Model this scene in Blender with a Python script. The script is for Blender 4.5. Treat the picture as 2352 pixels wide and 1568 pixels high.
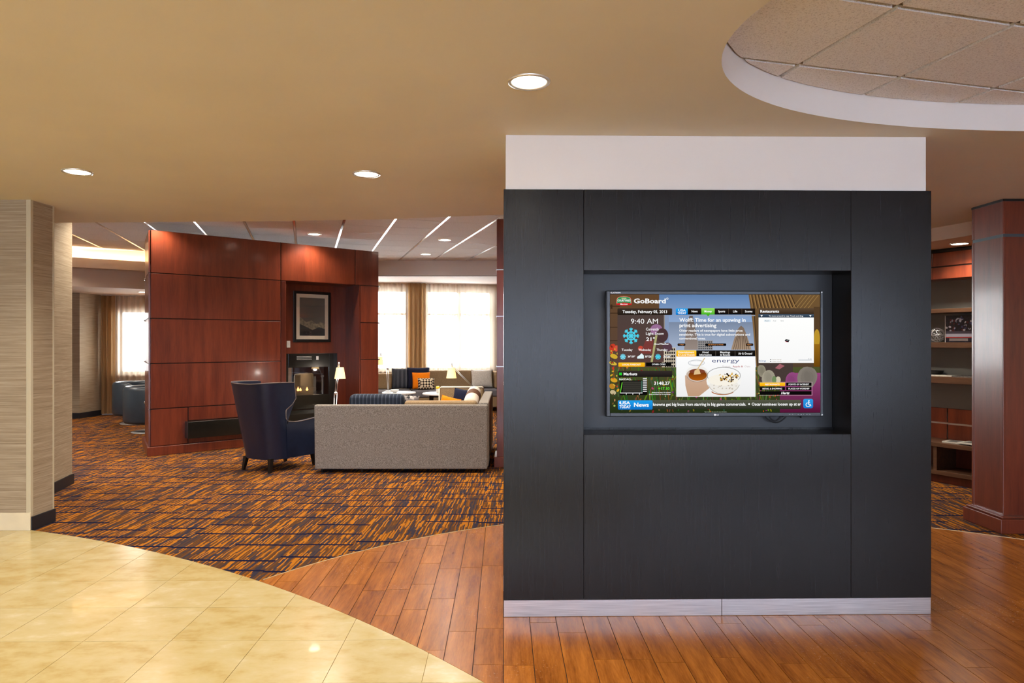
import bpy, bmesh, math, random
from mathutils import Vector, Matrix
random.seed(7)
for o in list(bpy.data.objects):
    bpy.data.objects.remove(o, do_unlink=True)
SC = bpy.context.scene
COL = SC.collection
R = math.radians
# ------------------------------------------------------------------ camera
cam_d = bpy.data.cameras.new('camera')
cam_d.sensor_width = 36.0
cam_d.lens = 1580 / 2352 * 36.0
cam_d.clip_start = 0.05
cam_d.clip_end = 200
cam = bpy.data.objects.new('camera', cam_d)
cam.location = (0, 0, 1.569)
cam.rotation_euler = (R(90), 0, 0)
COL.objects.link(cam)
SC.camera = cam
# ------------------------------------------------------------------ world: bright overcast winter sky
world = bpy.data.worlds.new('overcast_sky')
SC.world = world
world.use_nodes = True
bg = world.node_tree.nodes['Background']
bg.inputs[0].default_value = (0.86, 0.93, 1.0, 1)
bg.inputs[1].default_value = 16.0
# ------------------------------------------------------------------ exposure
SC.view_settings.view_transform = 'Standard'
SC.view_settings.look = 'None'
SC.view_settings.exposure = 0.86
SC.view_settings.gamma = 1.0
SC.view_settings.use_curve_mapping = False
SC.cycles.max_bounces = 8
SC.cycles.transparent_max_bounces = 8
SC.cycles.caustics_reflective = False
SC.cycles.caustics_refractive = False
CAN_W = 62.0          # watts of one recessed downlight
WARM = (1.0, 0.92, 0.80)


# daylight portals: guide sampling of the sky through the openings of the place
def portal(loc, rot, sx, sy):
    l = bpy.data.lights.new('daylight_portal', 'AREA')
    l.shape = 'RECTANGLE'
    l.size, l.size_y = sx, sy
    l.cycles.is_portal = True
    o = bpy.data.objects.new('daylight_portal', l)
    o.location = loc
    o.rotation_euler = rot
    COL.objects.link(o)


portal((0.5, -5.08, 1.40), (R(90), 0, 0), 14.0, 2.4)
portal((-7.45, 15.12, 1.56), (R(-90), 0, R(11.7)), 2.0, 1.5)
portal((-2.4, 16.2, 1.85), (R(-90), 0, R(11.7)), 4.4, 2.0)


# ------------------------------------------------------------------ material helpers
def srgb(r, g, b):
    f = lambda c: (c / 255 / 12.92) if c / 255 <= 0.04045 else ((c / 255 + 0.055) / 1.055) ** 2.4
    return (f(r), f(g), f(b), 1)


class NT:
    def __init__(s, name):
        s.m = bpy.data.materials.new(name)
        s.m.use_nodes = True
        s.t = s.m.node_tree
        s.b = s.t.nodes['Principled BSDF']
        s.out = s.t.nodes['Material Output']

    def n(s, typ, **kw):
        nd = s.t.nodes.new(typ)
        for k, v in kw.items():
            if k.startswith('i_'):
                key = k[2:]
                key = int(key) if key.isdigit() else key.replace('_', ' ')
                nd.inputs[key].default_value = v
            else:
                setattr(nd, k, v)
        return nd

    def l(s, a, ao, b, bi):
        s.t.links.new(a.outputs[ao], b.inputs[bi])

    def coords(s, scale=(1, 1, 1), rot=(0, 0, 0), kind='Object'):
        c = s.n('ShaderNodeTexCoord')
        mp = s.n('ShaderNodeMapping')
        mp.inputs['Scale'].default_value = scale
        mp.inputs['Rotation'].default_value = rot
        s.l(c, kind, mp, 'Vector')
        return mp

    def wcoords(s, scale, jump=9.0):
        g = s.n('ShaderNodeNewGeometry')
        mp = s.n('ShaderNodeMapping')
        mp.inputs['Scale'].default_value = scale
        s.l(g, 'Position', mp, 'Vector')
        if not jump:
            return mp
        oi = s.n('ShaderNodeObjectInfo')
        v = s.n('ShaderNodeVectorMath', operation='ADD')
        m = s.n('ShaderNodeMath', operation='MULTIPLY')
        m.inputs[1].default_value = jump
        s.l(oi, 'Random', m, 0)
        s.l(mp, 0, v, 0)
        s.l(m, 0, v, 1)
        return v

    def noise(s, src, scale=5, detail=3, rough=0.5):
        nz = s.n('ShaderNodeTexNoise')
        nz.inputs['Scale'].default_value = scale
        nz.inputs['Detail'].default_value = detail
        nz.inputs['Roughness'].default_value = rough
        s.l(src, 0, nz, 'Vector')
        return nz

    def ramp(s, src, so, stops, interp='LINEAR'):
        r = s.n('ShaderNodeValToRGB')
        r.color_ramp.interpolation = interp
        e = r.color_ramp.elements
        while len(e) < len(stops):
            e.new(0.5)
        for k, (p, c) in enumerate(stops):
            e[k].position = p
            e[k].color = c
        s.l(src, so, r, 'Fac')
        return r

    def math(s, op, a, b=None, c=None):
        nd = s.n('ShaderNodeMath', operation=op)
        for i, v in enumerate((a, b, c)):
            if v is None:
                continue
            if isinstance(v, tuple):
                s.t.links.new(v[0].outputs[v[1]], nd.inputs[i])
            else:
                nd.inputs[i].default_value = v
        return nd

    def mix(s, fac, a, b):
        nd = s.n('ShaderNodeMix', data_type='RGBA')
        for sock, v in ((nd.inputs[0], fac), (nd.inputs[6], a), (nd.inputs[7], b)):
            if isinstance(v, tuple) and len(v) == 2:
                s.t.links.new(v[0].outputs[v[1]], sock)
            else:
                sock.default_value = v
        return (nd, 2)

    def color(s, nd, o=0):
        s.t.links.new(nd.outputs[o], s.b.inputs['Base Color'])

    def bump(s, src, so, strength=0.2, dist=0.01):
        b = s.n('ShaderNodeBump')
        b.inputs['Strength'].default_value = strength
        b.inputs['Distance'].default_value = dist
        s.l(src, so, b, 'Height')
        s.l(b, 0, s.b, 'Normal')

    def set(s, **kw):
        for k, v in kw.items():
            s.b.inputs[k.replace('_', ' ')].default_value = v
        return s


MAT = {}


def plain(name, col, rough=0.5, metal=0.0, spec=0.5, coat=0.0, noise=None):
    t = NT(name).set(Base_Color=col, Roughness=rough, Metallic=metal, Specular_IOR_Level=spec, Coat_Weight=coat)
    if noise:
        sc, amt = noise
        mp = t.coords()
        nz = t.noise(mp, sc, 4)
        d = tuple(c * (1 - amt) for c in col[:3]) + (1,)
        u = tuple(min(1, c * (1 + amt)) for c in col[:3]) + (1,)
        r = t.ramp(nz, 0, [(0.3, d), (0.7, u)])
        t.color(r)
    MAT[name] = t.m
    return t


def emis(name, col, strength):
    t = NT(name)
    e = t.n('ShaderNodeEmission')
    e.inputs[0].default_value = col
    e.inputs[1].default_value = strength
    t.l(e, 0, t.out, 'Surface')
    MAT[name] = t.m


def wood(name, c1, c2, rough=0.3, scale=(6, 6, 0.5), coat=0.3, axis_scale=4.0, rnd=0.0, wear=0.0, spec=0.5, world=False):
    """veneer / plank wood with streaked grain along the object's unscaled axis"""
    t = NT(name).set(Roughness=rough, Coat_Weight=coat, Coat_Roughness=0.12, Specular_IOR_Level=spec)
    mp = t.coords(scale) if not world else t.wcoords(scale)
    nz = t.noise(mp, axis_scale, 6, 0.6)
    nz2 = t.noise(mp, axis_scale * 7, 3, 0.6)
    f = t.math('ADD', (t.math('MULTIPLY', (nz, 0), 0.7), 0), (t.math('MULTIPLY', (nz2, 0), 0.3), 0))
    if rnd:
        oi = t.n('ShaderNodeObjectInfo')
        f = t.math('ADD', (f, 0), (t.math('MULTIPLY_ADD', (oi, 'Random'), rnd, -rnd / 2), 0))
    r = t.ramp(f, 0, [(0.32, c1), (0.68, c2)])
    last = (r, 0)
    if wear:
        mw = t.wcoords((7, 9, 1), 0)
        nw = t.noise(mw, 9, 5, 0.75)
        mw2 = t.wcoords((0.8, 0.9, 1), 0)
        nw2 = t.noise(mw2, 1.3, 2)
        k = t.math('MULTIPLY', (t.ramp(nw, 0, [(0.60, (0, 0, 0, 1)), (0.68, (1, 1, 1, 1))]), 0),
                   (t.ramp(nw2, 0, [(0.52, (0, 0, 0, 1)), (0.66, (1, 1, 1, 1))]), 0))
        k = t.math('MULTIPLY', (k, 0), wear)
        last = t.mix((k, 0), last, srgb(214, 168, 112))
        rr = t.math('MULTIPLY_ADD', (k, 0), 0.35, rough)
        t.l(rr, 0, t.b, 'Roughness')
    t.t.links.new(last[0].outputs[last[1]], t.b.inputs['Base Color'])
    t.bump(nz2, 0, 0.06 if spec > .4 else 0.003, 0.002)
    MAT[name] = t.m


def fabric(name, c1, c2, sc=260, rough=0.9, bump=0.3):
    t = NT(name).set(Roughness=rough, Specular_IOR_Level=0.2)
    mp = t.coords()
    nz = t.noise(mp, sc, 2, 0.6)
    r = t.ramp(nz, 0, [(0.36, c1), (0.64, c2)])
    t.color(r)
    t.bump(nz, 0, bump, 0.004)
    MAT[name] = t.m


def stripes(name, stops, scale, axis='X', rough=0.85):
    t = NT(name).set(Roughness=rough, Specular_IOR_Level=0.2)
    c = t.n('ShaderNodeTexCoord')
    sp = t.n('ShaderNodeSeparateXYZ')
    t.l(c, 'Object', sp, 0)
    fr = t.math('FRACT', (t.math('MULTIPLY', (sp, axis), scale), 0))
    r = t.ramp(fr, 0, stops, 'CONSTANT')
    t.color(r)
    MAT[name] = t.m


# ------------------------------------------------------------------ materials
plain('ceiling_paint', srgb(216, 204, 182), 0.85, noise=(1.5, 0.03))
plain('white_paint', srgb(228, 219, 212), 0.8)
plain('soffit_paint', srgb(204, 182, 162), 0.8)
plain('bright_paint', srgb(240, 238, 236), 0.7)
plain('rear_paint', srgb(205, 190, 165), 0.9)
t = NT('acoustic_tile').set(Roughness=0.95, Specular_IOR_Level=0.1)
mp = t.coords()
nz = t.noise(mp, 140, 2, 0.7)
t.color(t.ramp(nz, 0, [(0.30, srgb(196, 188, 184)), (0.5, srgb(232, 227, 224))]))
t.bump(nz, 0, 0.35, 0.006)
MAT['acoustic_tile'] = t.m
plain('grid_metal', srgb(232, 228, 226), 0.16, metal=0.85)
plain('grid_paint', srgb(140, 122, 110), 0.6)
plain('trim_ring', srgb(226, 222, 214), 0.25, metal=0.6)
emis('lamp_lens', (1.0, 0.90, 0.70, 1), 14.0)
emis('cove_glow', (1.0, 0.84, 0.55, 1), 60.0)
emis('bulb_glow', (1.0, 0.72, 0.34, 1), 18.0)

# carpet: orange strokes, muted mauve/brown ground, navy dashes
t = NT('carpet').set(Roughness=1.0, Specular_IOR_Level=0.05)
c = t.n('ShaderNodeTexCoord')
mp = t.n('ShaderNodeMapping')
mp.inputs['Rotation'].default_value = (0, 0, R(1.5))
t.l(c, 'Object', mp, 'Vector')
wob = t.noise(mp, 9, 2)
wv = t.n('ShaderNodeVectorMath', operation='MULTIPLY_ADD')
wv.inputs[1].default_value = (0.022, 0.0, 0)
t.l(wob, 1, wv, 0)
t.l(mp, 0, wv, 2)
s1 = t.n('ShaderNodeSeparateXYZ')
t.l(wv, 0, s1, 0)
kx = t.math('FLOOR', (t.math('MULTIPLY', (s1, 'X'), 90.0), 0))
w1 = t.n('ShaderNodeTexWhiteNoise', noise_dimensions='1D')
t.l(kx, 0, w1, 'W')
ky = t.math('FLOOR', (t.math('MULTIPLY_ADD', (s1, 'Y'), 4.6, (w1, 0)), 0))
cb = t.n('ShaderNodeCombineXYZ')
t.l(kx, 0, cb, 0)
t.l(ky, 0, cb, 1)
w2 = t.n('ShaderNodeTexWhiteNoise', noise_dimensions='2D')
t.l(cb, 0, w2, 'Vector')
patch = t.noise(mp, 2.6, 2)
tone = t.math('ADD', (w2, 0), (t.math('MULTIPLY_ADD', (patch, 0), 0.3, -0.15), 0))
base = t.ramp(tone, 0, [(0.0, srgb(58, 53, 66)), (0.16, srgb(76, 62, 60)), (0.32, srgb(90, 61, 40)), (0.50, srgb(110, 70, 36)), (0.63, srgb(138, 85, 32)), (0.76, srgb(182, 114, 34))], 'CONSTANT')
sp = t.n('ShaderNodeSeparateXYZ')
t.l(mp, 0, sp, 0)
cx = t.math('FLOOR', (t.math('MULTIPLY', (sp, 'X'), 1 / 0.455), 0))
wn = t.n('ShaderNodeTexWhiteNoise', noise_dimensions='1D')
t.l(cx, 0, wn, 'W')
yy = t.math('ADD', (t.math('MULTIPLY', (sp, 'Y'), 1 / 0.29), 0), (wn, 0))
fr = t.math('FRACT', (yy, 0))
row = t.math('FLOOR', (yy, 0))
wn2 = t.n('ShaderNodeTexWhiteNoise', noise_dimensions='2D')
cmb = t.n('ShaderNodeCombineXYZ')
t.l(cx, 0, cmb, 0)
t.l(row, 0, cmb, 1)
t.l(cmb, 0, wn2, 'Vector')
line = t.math('COMPARE', (fr, 0), (t.math('MULTIPLY_ADD', (wn2, 0), 0.5, 0.25), 0), 0.056)
on = t.math('GREATER_THAN', (wn2, 0), 0.12)
line = t.math('MULTIPLY', (line, 0), (on, 0))
res = t.mix((line, 0), (base, 0), srgb(22, 25, 54))
t.t.links.new(res[0].outputs[res[1]], t.b.inputs['Base Color'])
tuft = t.noise(mp, 420, 2, 0.7)
t.bump(tuft, 0, 0.5, 0.006)
MAT['carpet'] = t.m

# cream limestone floor tile
t = NT('cream_stone').set(Roughness=0.2, Coat_Weight=0.15)
mp = t.coords((1, 1.5, 1))
nz = t.noise(mp, 5, 6, 0.62)
oi = t.n('ShaderNodeObjectInfo')
f = t.math('ADD', (nz, 0), (t.math('MULTIPLY_ADD', (oi, 'Random'), 0.16, -0.08), 0))
rp = t.ramp(f, 0, [(0.30, srgb(192, 166, 102)), (0.48, srgb(204, 185, 130)), (0.62, srgb(208, 191, 142)), (0.78, srgb(218, 206, 166))])
nz3 = t.noise(mp, 26, 4, 0.7)
pit = t.ramp(nz3, 0, [(0.70, (0, 0, 0, 1)), (0.78, (0.45, 0.45, 0.45, 1))])
res = t.mix((pit, 0), (rp, 0), srgb(178, 138, 70))
t.t.links.new(res[0].outputs[res[1]], t.b.inputs['Base Color'])
MAT['cream_stone'] = t.m
plain('grout', srgb(186, 160, 100), 0.9)
plain('base_stone', srgb(226, 212, 182), 0.4, noise=(6, 0.05))
wood('plank_wood', srgb(122, 64, 18), srgb(194, 120, 44), 0.24, (7, 0.7, 1), 0.08, 3.0, rnd=0.09, wear=0.6, spec=0.41, world=True)
plain('plank_gap', srgb(58, 30, 14), 0.8)
wood('mahogany', srgb(88, 34, 20), srgb(126, 56, 32), 0.30, (3.2, 3.2, 0.28), 0.3, 3.4, rnd=0.10)
wood('mahogany_dark', srgb(62, 22, 14), srgb(98, 38, 22), 0.32, (3.2, 3.2, 0.28), 0.25, 3.4)
wood('walnut_shelf', srgb(78, 52, 36), srgb(112, 78, 54), 0.4, (0.6, 5, 5), 0.1, 4)
wood('black_laminate', srgb(17, 15, 15), srgb(27, 25, 26), 0.27, (16, 16, 0.5), 0.0, 5, spec=0.32)
plain('niche_black', srgb(34, 35, 40), 0.45, noise=(3, 0.1))
t = NT('brushed_metal').set(Metallic=0.9, Roughness=0.28, Base_Color=srgb(212, 212, 216))
mp = t.coords((0.7, 3, 40))
nz = t.noise(mp, 6, 4)
t.color(t.ramp(nz, 0, [(0.3, srgb(182, 182, 188)), (0.7, srgb(226, 226, 230))]))
MAT['brushed_metal'] = t.m
plain('disc_metal', srgb(236, 236, 238), 0.25, metal=0.4)
plain('chrome', srgb(225, 225, 228), 0.12, metal=1.0)
plain('aluminium', srgb(205, 205, 206), 0.3, metal=0.9)
plain('strip_metal', srgb(206, 176, 128), 0.35, metal=0.6)
plain('black_metal', srgb(24, 23, 24), 0.35, metal=0.2)
plain('slate_metal', srgb(74, 82, 88), 0.35, metal=0.4)
plain('reveal_dark', srgb(38, 26, 24), 0.35, metal=0.5)
plain('black_base', srgb(26, 28, 36), 0.5)
plain('granite', srgb(26, 24, 20), 0.18, noise=(160, 0.5))
# woven wallcovering with horizontal slubs
t = NT('wallcovering').set(Roughness=0.8, Specular_IOR_Level=0.25)
mp = t.coords((1.2, 1.2, 75))
nz = t.noise(mp, 2.0, 5, 0.7)
t.color(t.ramp(nz, 0, [(0.30, srgb(136, 118, 94)), (0.5, srgb(162, 144, 120)), (0.72, srgb(188, 172, 148))]))
t.bump(nz, 0, 0.25, 0.003)
MAT['wallcovering'] = t.m
plain('corner_guard', srgb(196, 184, 156), 0.4)
plain('screen_black', srgb(9, 9, 11), 0.25)
plain('tv_plastic', srgb(34, 36, 42), 0.3)
plain('tv_shell', srgb(14, 14, 16), 0.5)
plain('cable_rubber', srgb(14, 14, 16), 0.55)
plain('navy_leather', srgb(25, 33, 54), 0.36, spec=0.5, coat=0.1, noise=(18, 0.12))
plain('navy_edge_highlight', srgb(112, 96, 88), 0.5)  # paler than the leather: edge highlight put into the colour
plain('slate_leather', srgb(52, 66, 80), 0.36, coat=0.1, noise=(14, 0.1))
plain('black_wood', srgb(20, 17, 16), 0.35)
fabric('sofa_fabric', srgb(116, 108, 99), srgb(166, 157, 148), 130, bump=0.4)
fabric('beige_fabric', srgb(138, 114, 84), srgb(172, 146, 112), 140)
fabric('seat_fabric', srgb(104, 104, 112), srgb(136, 136, 144), 160)
fabric('navy_fabric', srgb(20, 24, 46), srgb(34, 38, 62), 160)
fabric('orange_fabric', srgb(232, 116, 8), srgb(250, 146, 20), 120, bump=0.15)
fabric('cream_fabric', srgb(206, 202, 194), srgb(230, 226, 218), 60)
plain('piping_white', srgb(222, 212, 196), 0.7)
N1, N2, N3 = srgb(40, 46, 58), srgb(84, 92, 106), srgb(52, 58, 72)
stripes('navy_stripe', [(0, N1), (0.42, N2), (0.55, N3), (0.8, N1)], 22)
stripes('navy_pinstripe', [(0, N1), (0.55, srgb(140, 142, 150)), (0.75, N1)], 34)
stripes('banded_fabric', [(0, srgb(224, 212, 196)), (0.33, srgb(96, 62, 40)), (0.66, srgb(228, 218, 204))], 1.0, 'Y')
# lattice cushion
t = NT('lattice_fabric').set(Roughness=0.9)
mp = t.coords((14, 14, 14), (0, R(45), 0))
ck = t.n('ShaderNodeTexChecker')
ck.inputs['Scale'].default_value = 1.6
ck.inputs[1].default_value = srgb(236, 220, 190)
ck.inputs[2].default_value = srgb(52, 38, 30)
t.l(mp, 0, ck, 0)
t.color(ck)
MAT['lattice_fabric'] = t.m
t = NT('mottled_fabric').set(Roughness=0.9)
mp = t.coords()
vz = t.n('ShaderNodeTexVoronoi')
vz.inputs['Scale'].default_value = 22
t.l(mp, 0, vz, 'Vector')
t.color(t.ramp(vz, 1, [(0.25, srgb(36, 34, 40)), (0.5, srgb(120, 112, 112)), (0.75, srgb(176, 168, 164))]))
MAT['mottled_fabric'] = t.m
# drapes and sheers
t = NT('gold_drape').set(Roughness=0.75, Specular_IOR_Level=0.2, Base_Color=srgb(170, 136, 96))
tr = t.n('ShaderNodeBsdfTranslucent')
tr.inputs[0].default_value = srgb(196, 158, 112)
mx = t.n('ShaderNodeMixShader')
mx.inputs[0].default_value = 0.35
t.l(t.b, 0, mx, 1)
t.l(tr, 0, mx, 2)
t.l(mx, 0, t.out, 'Surface')
MAT['gold_drape'] = t.m
t = NT('sheer_curtain')
tr = t.n('ShaderNodeBsdfTranslucent')
tr.inputs[0].default_value = srgb(206, 188, 164)
tp = t.n('ShaderNodeBsdfTransparent')
tp.inputs[0].default_value = (1, 0.97, 0.93, 1)
mx = t.n('ShaderNodeMixShader')
mx.inputs[0].default_value = 0.60
t.l(tr, 0, mx, 1)
t.l(tp, 0, mx, 2)
t.l(mx, 0, t.out, 'Surface')
MAT['sheer_curtain'] = t.m
# clear glass
for nm, g in (('clear_glass', 0.06), ('fire_glass', 0.14)):
    t = NT(nm)
    tp = t.n('ShaderNodeBsdfTransparent')
    gl = t.n('ShaderNodeBsdfGlossy')
    gl.inputs['Roughness'].default_value = 0.02
    mx = t.n('ShaderNodeMixShader')
    mx.inputs[0].default_value = g
    t.l(tp, 0, mx, 1)
    t.l(gl, 0, mx, 2)
    t.l(mx, 0, t.out, 'Surface')
    MAT[nm] = t.m
t = NT('tinted_glass')
tp = t.n('ShaderNodeBsdfTransparent')
tp.inputs[0].default_value = (0.50, 0.52, 0.56, 1)  # tint added to dim the daylight from the unseen rear glazing
t.l(tp, 0, t.out, 'Surface')
MAT['tinted_glass'] = t.m
t = NT('lamp_shade').set(Base_Color=srgb(250, 226, 178), Roughness=0.8)
t.b.inputs['Emission Color'].default_value = (1.0, 0.60, 0.20, 1)
t.b.inputs['Emission Strength'].default_value = 0.75
MAT['lamp_shade'] = t.m
plain('firebox', srgb(20, 18, 16), 0.6)
plain('fire_log', srgb(58, 48, 42), 0.9, noise=(20, 0.3))
emis('flame', (1.0, 0.35, 0.08, 1), 4.0)
plain('grey_panel', srgb(118, 116, 110), 0.4, noise=(2, 0.06))
plain('white_plastic', srgb(232, 228, 220), 0.5)
plain('white_top', srgb(238, 238, 236), 0.3)
plain('yellow_plastic', srgb(244, 200, 30), 0.4)
plain('paper', srgb(214, 208, 196), 0.8, noise=(60, 0.12))
plain('paper_dark', srgb(96, 92, 88), 0.8, noise=(90, 0.5))
plain('window_frame', srgb(150, 124, 96), 0.5)
plain('frame_black', srgb(12, 11, 11), 0.3)
plain('mat_cream', srgb(226, 210, 184), 0.8)
plain('picture_sky', srgb(84, 76, 66), 0.5)
plain('picture_hill', srgb(22, 21, 20), 0.5)
plain('picture_mid', srgb(124, 112, 90), 0.5, noise=(26, 0.5))
plain('book_cover', srgb(30, 26, 38), 0.3, noise=(40, 0.8))
plain('book_red', srgb(150, 40, 34), 0.4)
plain('book_white', srgb(226, 222, 214), 0.5)
plain('snow_ground', srgb(225, 228, 232), 0.95)
# vertex-coloured light of a display and matt print
t = NT('screen_picture')
at = t.n('ShaderNodeAttribute', attribute_name='Col')
e = t.n('ShaderNodeEmission')
e.inputs[1].default_value = 0.56
t.l(at, 'Color', e, 0)
t.l(e, 0, t.out, 'Surface')
MAT['screen_picture'] = t.m
t = NT('printed').set(Roughness=0.5)
at = t.n('ShaderNodeAttribute', attribute_name='Col')
t.l(at, 'Color', t.b, 'Base Color')
MAT['printed'] = t.m


# ------------------------------------------------------------------ mesh helpers
class MB:
    def __init__(s, mtx=None):
        s.v, s.f, s.m = [], [], mtx

    def add(s, vs, fs, mtx=None):
        k = len(s.v)
        mm = mtx if mtx is not None else s.m
        s.v += [tuple(mm @ Vector(p)) if mm is not None else tuple(p) for p in vs]
        s.f += [tuple(i + k for i in f) for f in fs]
        return s

    def box(s, x0, x1, y0, y1, z0, z1, mtx=None):
        return s.add([(x0, y0, z0), (x1, y0, z0), (x1, y1, z0), (x0, y1, z0), (x0, y0, z1), (x1, y0, z1), (x1, y1, z1), (x0, y1, z1)],
                     [(3, 2, 1, 0), (4, 5, 6, 7), (0, 1, 5, 4), (1, 2, 6, 5), (2, 3, 7, 6), (3, 0, 4, 7)], mtx)

    def prism(s, poly, z0, z1, mtx=None, bottom=True):
        n = len(poly)
        vs = [(p[0], p[1], z0) for p in poly] + [(p[0], p[1], z1) for p in poly]
        fs = [tuple(range(n, 2 * n))] + [(i, (i + 1) % n, n + (i + 1) % n, n + i) for i in range(n)]
        if bottom:
            fs.append(tuple(range(n - 1, -1, -1)))
        return s.add(vs, fs, mtx)

    def lathe(s, prof, seg=24, mtx=None, cap=True):
        vs, fs = [], []
        for r, z in prof:
            for k in range(seg):
                a = 2 * math.pi * k / seg
                vs.append((r * math.cos(a), r * math.sin(a), z))
        for j in range(len(prof) - 1):
            for k in range(seg):
                a, b = j * seg + k, j * seg + (k + 1) % seg
                fs.append((a, b, b + seg, a + seg))
        if cap:
            fs.append(tuple(range(seg - 1, -1, -1)))
            fs.append(tuple((len(prof) - 1) * seg + k for k in range(seg)))
        return s.add(vs, fs, mtx)

    def tube(s, pts, r, seg=8, mtx=None, r1=None):
        pts = [Vector(p) for p in pts]
        vs, fs = [], []
        n = len(pts)
        for i, p in enumerate(pts):
            d = (pts[min(i + 1, n - 1)] - pts[max(i - 1, 0)]).normalized()
            up = Vector((0, 0, 1)) if abs(d.z) < 0.9 else Vector((1, 0, 0))
            a = d.cross(up).normalized()
            b = d.cross(a).normalized()
            rr = r if r1 is None else r + (r1 - r) * i / (n - 1)
            for k in range(seg):
                t = 2 * math.pi * k / seg
                vs.append(tuple(p + a * (rr * math.cos(t)) + b * (rr * math.sin(t))))
        for i in range(n - 1):
            for k in range(seg):
                q, w = i * seg + k, i * seg + (k + 1) % seg
                fs.append((q, w, w + seg, q + seg))
        fs.append(tuple(range(seg - 1, -1, -1)))
        fs.append(tuple((n - 1) * seg + k for k in range(seg)))
        return s.add(vs, fs, mtx)

    def build(s, name, mat, parent=None, bevel=0.0, seg=2, smooth=False, fix=True):
        me = bpy.data.meshes.new(name)
        me.from_pydata(s.v, [], s.f)
        if fix:
            bm = bmesh.new()
            bm.from_mesh(me)
            bmesh.ops.recalc_face_normals(bm, faces=bm.faces[:])
            bm.to_mesh(me)
            bm.free()
        return link(me, name, mat, parent, bevel, seg, smooth)


def link(me, name, mat, parent=None, bevel=0.0, seg=2, smooth=False):
    if smooth:
        me.polygons.foreach_set('use_smooth', [True] * len(me.polygons))
    o = bpy.data.objects.new(name, me)
    if mat:
        me.materials.clear()
        me.materials.append(MAT[mat])
    COL.objects.link(o)
    if parent:
        o.parent = parent
    if bevel:
        b = o.modifiers.new('bevel', 'BEVEL')
        b.width = bevel
        b.segments = seg
        b.limit_method = 'ANGLE'
    return o


def tag(o, label=None, cat=None, group=None, kind=None):
    for k, v in (('label', label), ('category', cat), ('group', group), ('kind', kind)):
        if v:
            o[k] = v
    return o


def thing(name, label, cat, loc=(0, 0, 0), rz=0.0, group=None):
    o = bpy.data.objects.new(name, None)
    o.empty_display_size = 0.1
    o.location = loc
    o.rotation_euler = (0, 0, rz)
    COL.objects.link(o)
    return tag(o, label, cat, group)


def struct(o):
    o['kind'] = 'structure'
    return o


def T(x, y, z, rz=0.0, rx=0.0, ry=0.0):
    return Matrix.Translation((x, y, z)) @ Matrix.Rotation(rz, 4, 'Z') @ Matrix.Rotation(ry, 4, 'Y') @ Matrix.Rotation(rx, 4, 'X')


def copy_tree(o, parent=None):
    c = o.copy()
    COL.objects.link(c)
    if parent:
        c.parent = parent
    for ch in list(o.children):
        copy_tree(ch, c)
    return c


def clip_circle(poly, c, r, inside):
    """part of a small convex polygon inside / outside a circle (at most one arc)"""
    ins = lambda p: (math.hypot(p[0] - c[0], p[1] - c[1]) <= r) == inside
    n = len(poly)
    seq = []
    for i in range(n):
        p, q = poly[i], poly[(i + 1) % n]
        seq.append((p, ins(p), False))
        dx, dy = q[0] - p[0], q[1] - p[1]
        fx, fy = p[0] - c[0], p[1] - c[1]
        A, B, C = dx * dx + dy * dy, 2 * (fx * dx + fy * dy), fx * fx + fy * fy - r * r
        D = B * B - 4 * A * C
        if D > 0:
            for t in sorted(((-B - D ** .5) / 2 / A, (-B + D ** .5) / 2 / A)):
                if 0 < t < 1:
                    seq.append(((p[0] + dx * t, p[1] + dy * t), True, True))
    cr = [i for i, e in enumerate(seq) if e[2]]
    if not cr:
        return poly if seq[0][1] else None
    if len(cr) != 2:
        mx = sum(p[0] for p in poly) / n, sum(p[1] for p in poly) / n
        return poly if ins(mx) else None
    m = len(seq)
    for a, b in ((cr[0], cr[1]), (cr[1], cr[0])):
        chain = []
        i = a
        while True:
            chain.append(seq[i])
            if i == b:
                break
            i = (i + 1) % m
        mids = chain[1:-1]
        if mids and all(e[1] for e in mids):
            pts = [e[0] for e in chain]
            a0 = math.atan2(pts[-1][1] - c[1], pts[-1][0] - c[0])
            a1 = math.atan2(pts[0][1] - c[1], pts[0][0] - c[0])
            d = (a1 - a0 + math.pi) % (2 * math.pi) - math.pi
            k = max(2, int(abs(d) * r / 0.06))
            for j in range(1, k):
                aa = a0 + d * j / k
                pts.append((c[0] + r * math.cos(aa), c[1] + r * math.sin(aa)))
            return pts
    return None


def area(poly):
    return abs(sum(poly[i][0] * poly[(i + 1) % len(poly)][1] - poly[(i + 1) % len(poly)][0] * poly[i][1] for i in range(len(poly)))) / 2


def clip_convex(poly, clipper):
    """Sutherland-Hodgman, clipper counter-clockwise convex"""
    out = poly
    n = len(clipper)
    for i in range(n):
        a, b = clipper[i], clipper[(i + 1) % n]
        side = lambda p: (b[0] - a[0]) * (p[1] - a[1]) - (b[1] - a[1]) * (p[0] - a[0])
        src, out = out, []
        for j in range(len(src)):
            p, q = src[j], src[(j + 1) % len(src)]
            sp_, sq = side(p), side(q)
            if sp_ >= 0:
                out.append(p)
            if sp_ * sq < 0:
                t = sp_ / (sp_ - sq)
                out.append((p[0] + (q[0] - p[0]) * t, p[1] + (q[1] - p[1]) * t))
        if len(out) < 3:
            return None
    return out


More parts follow.
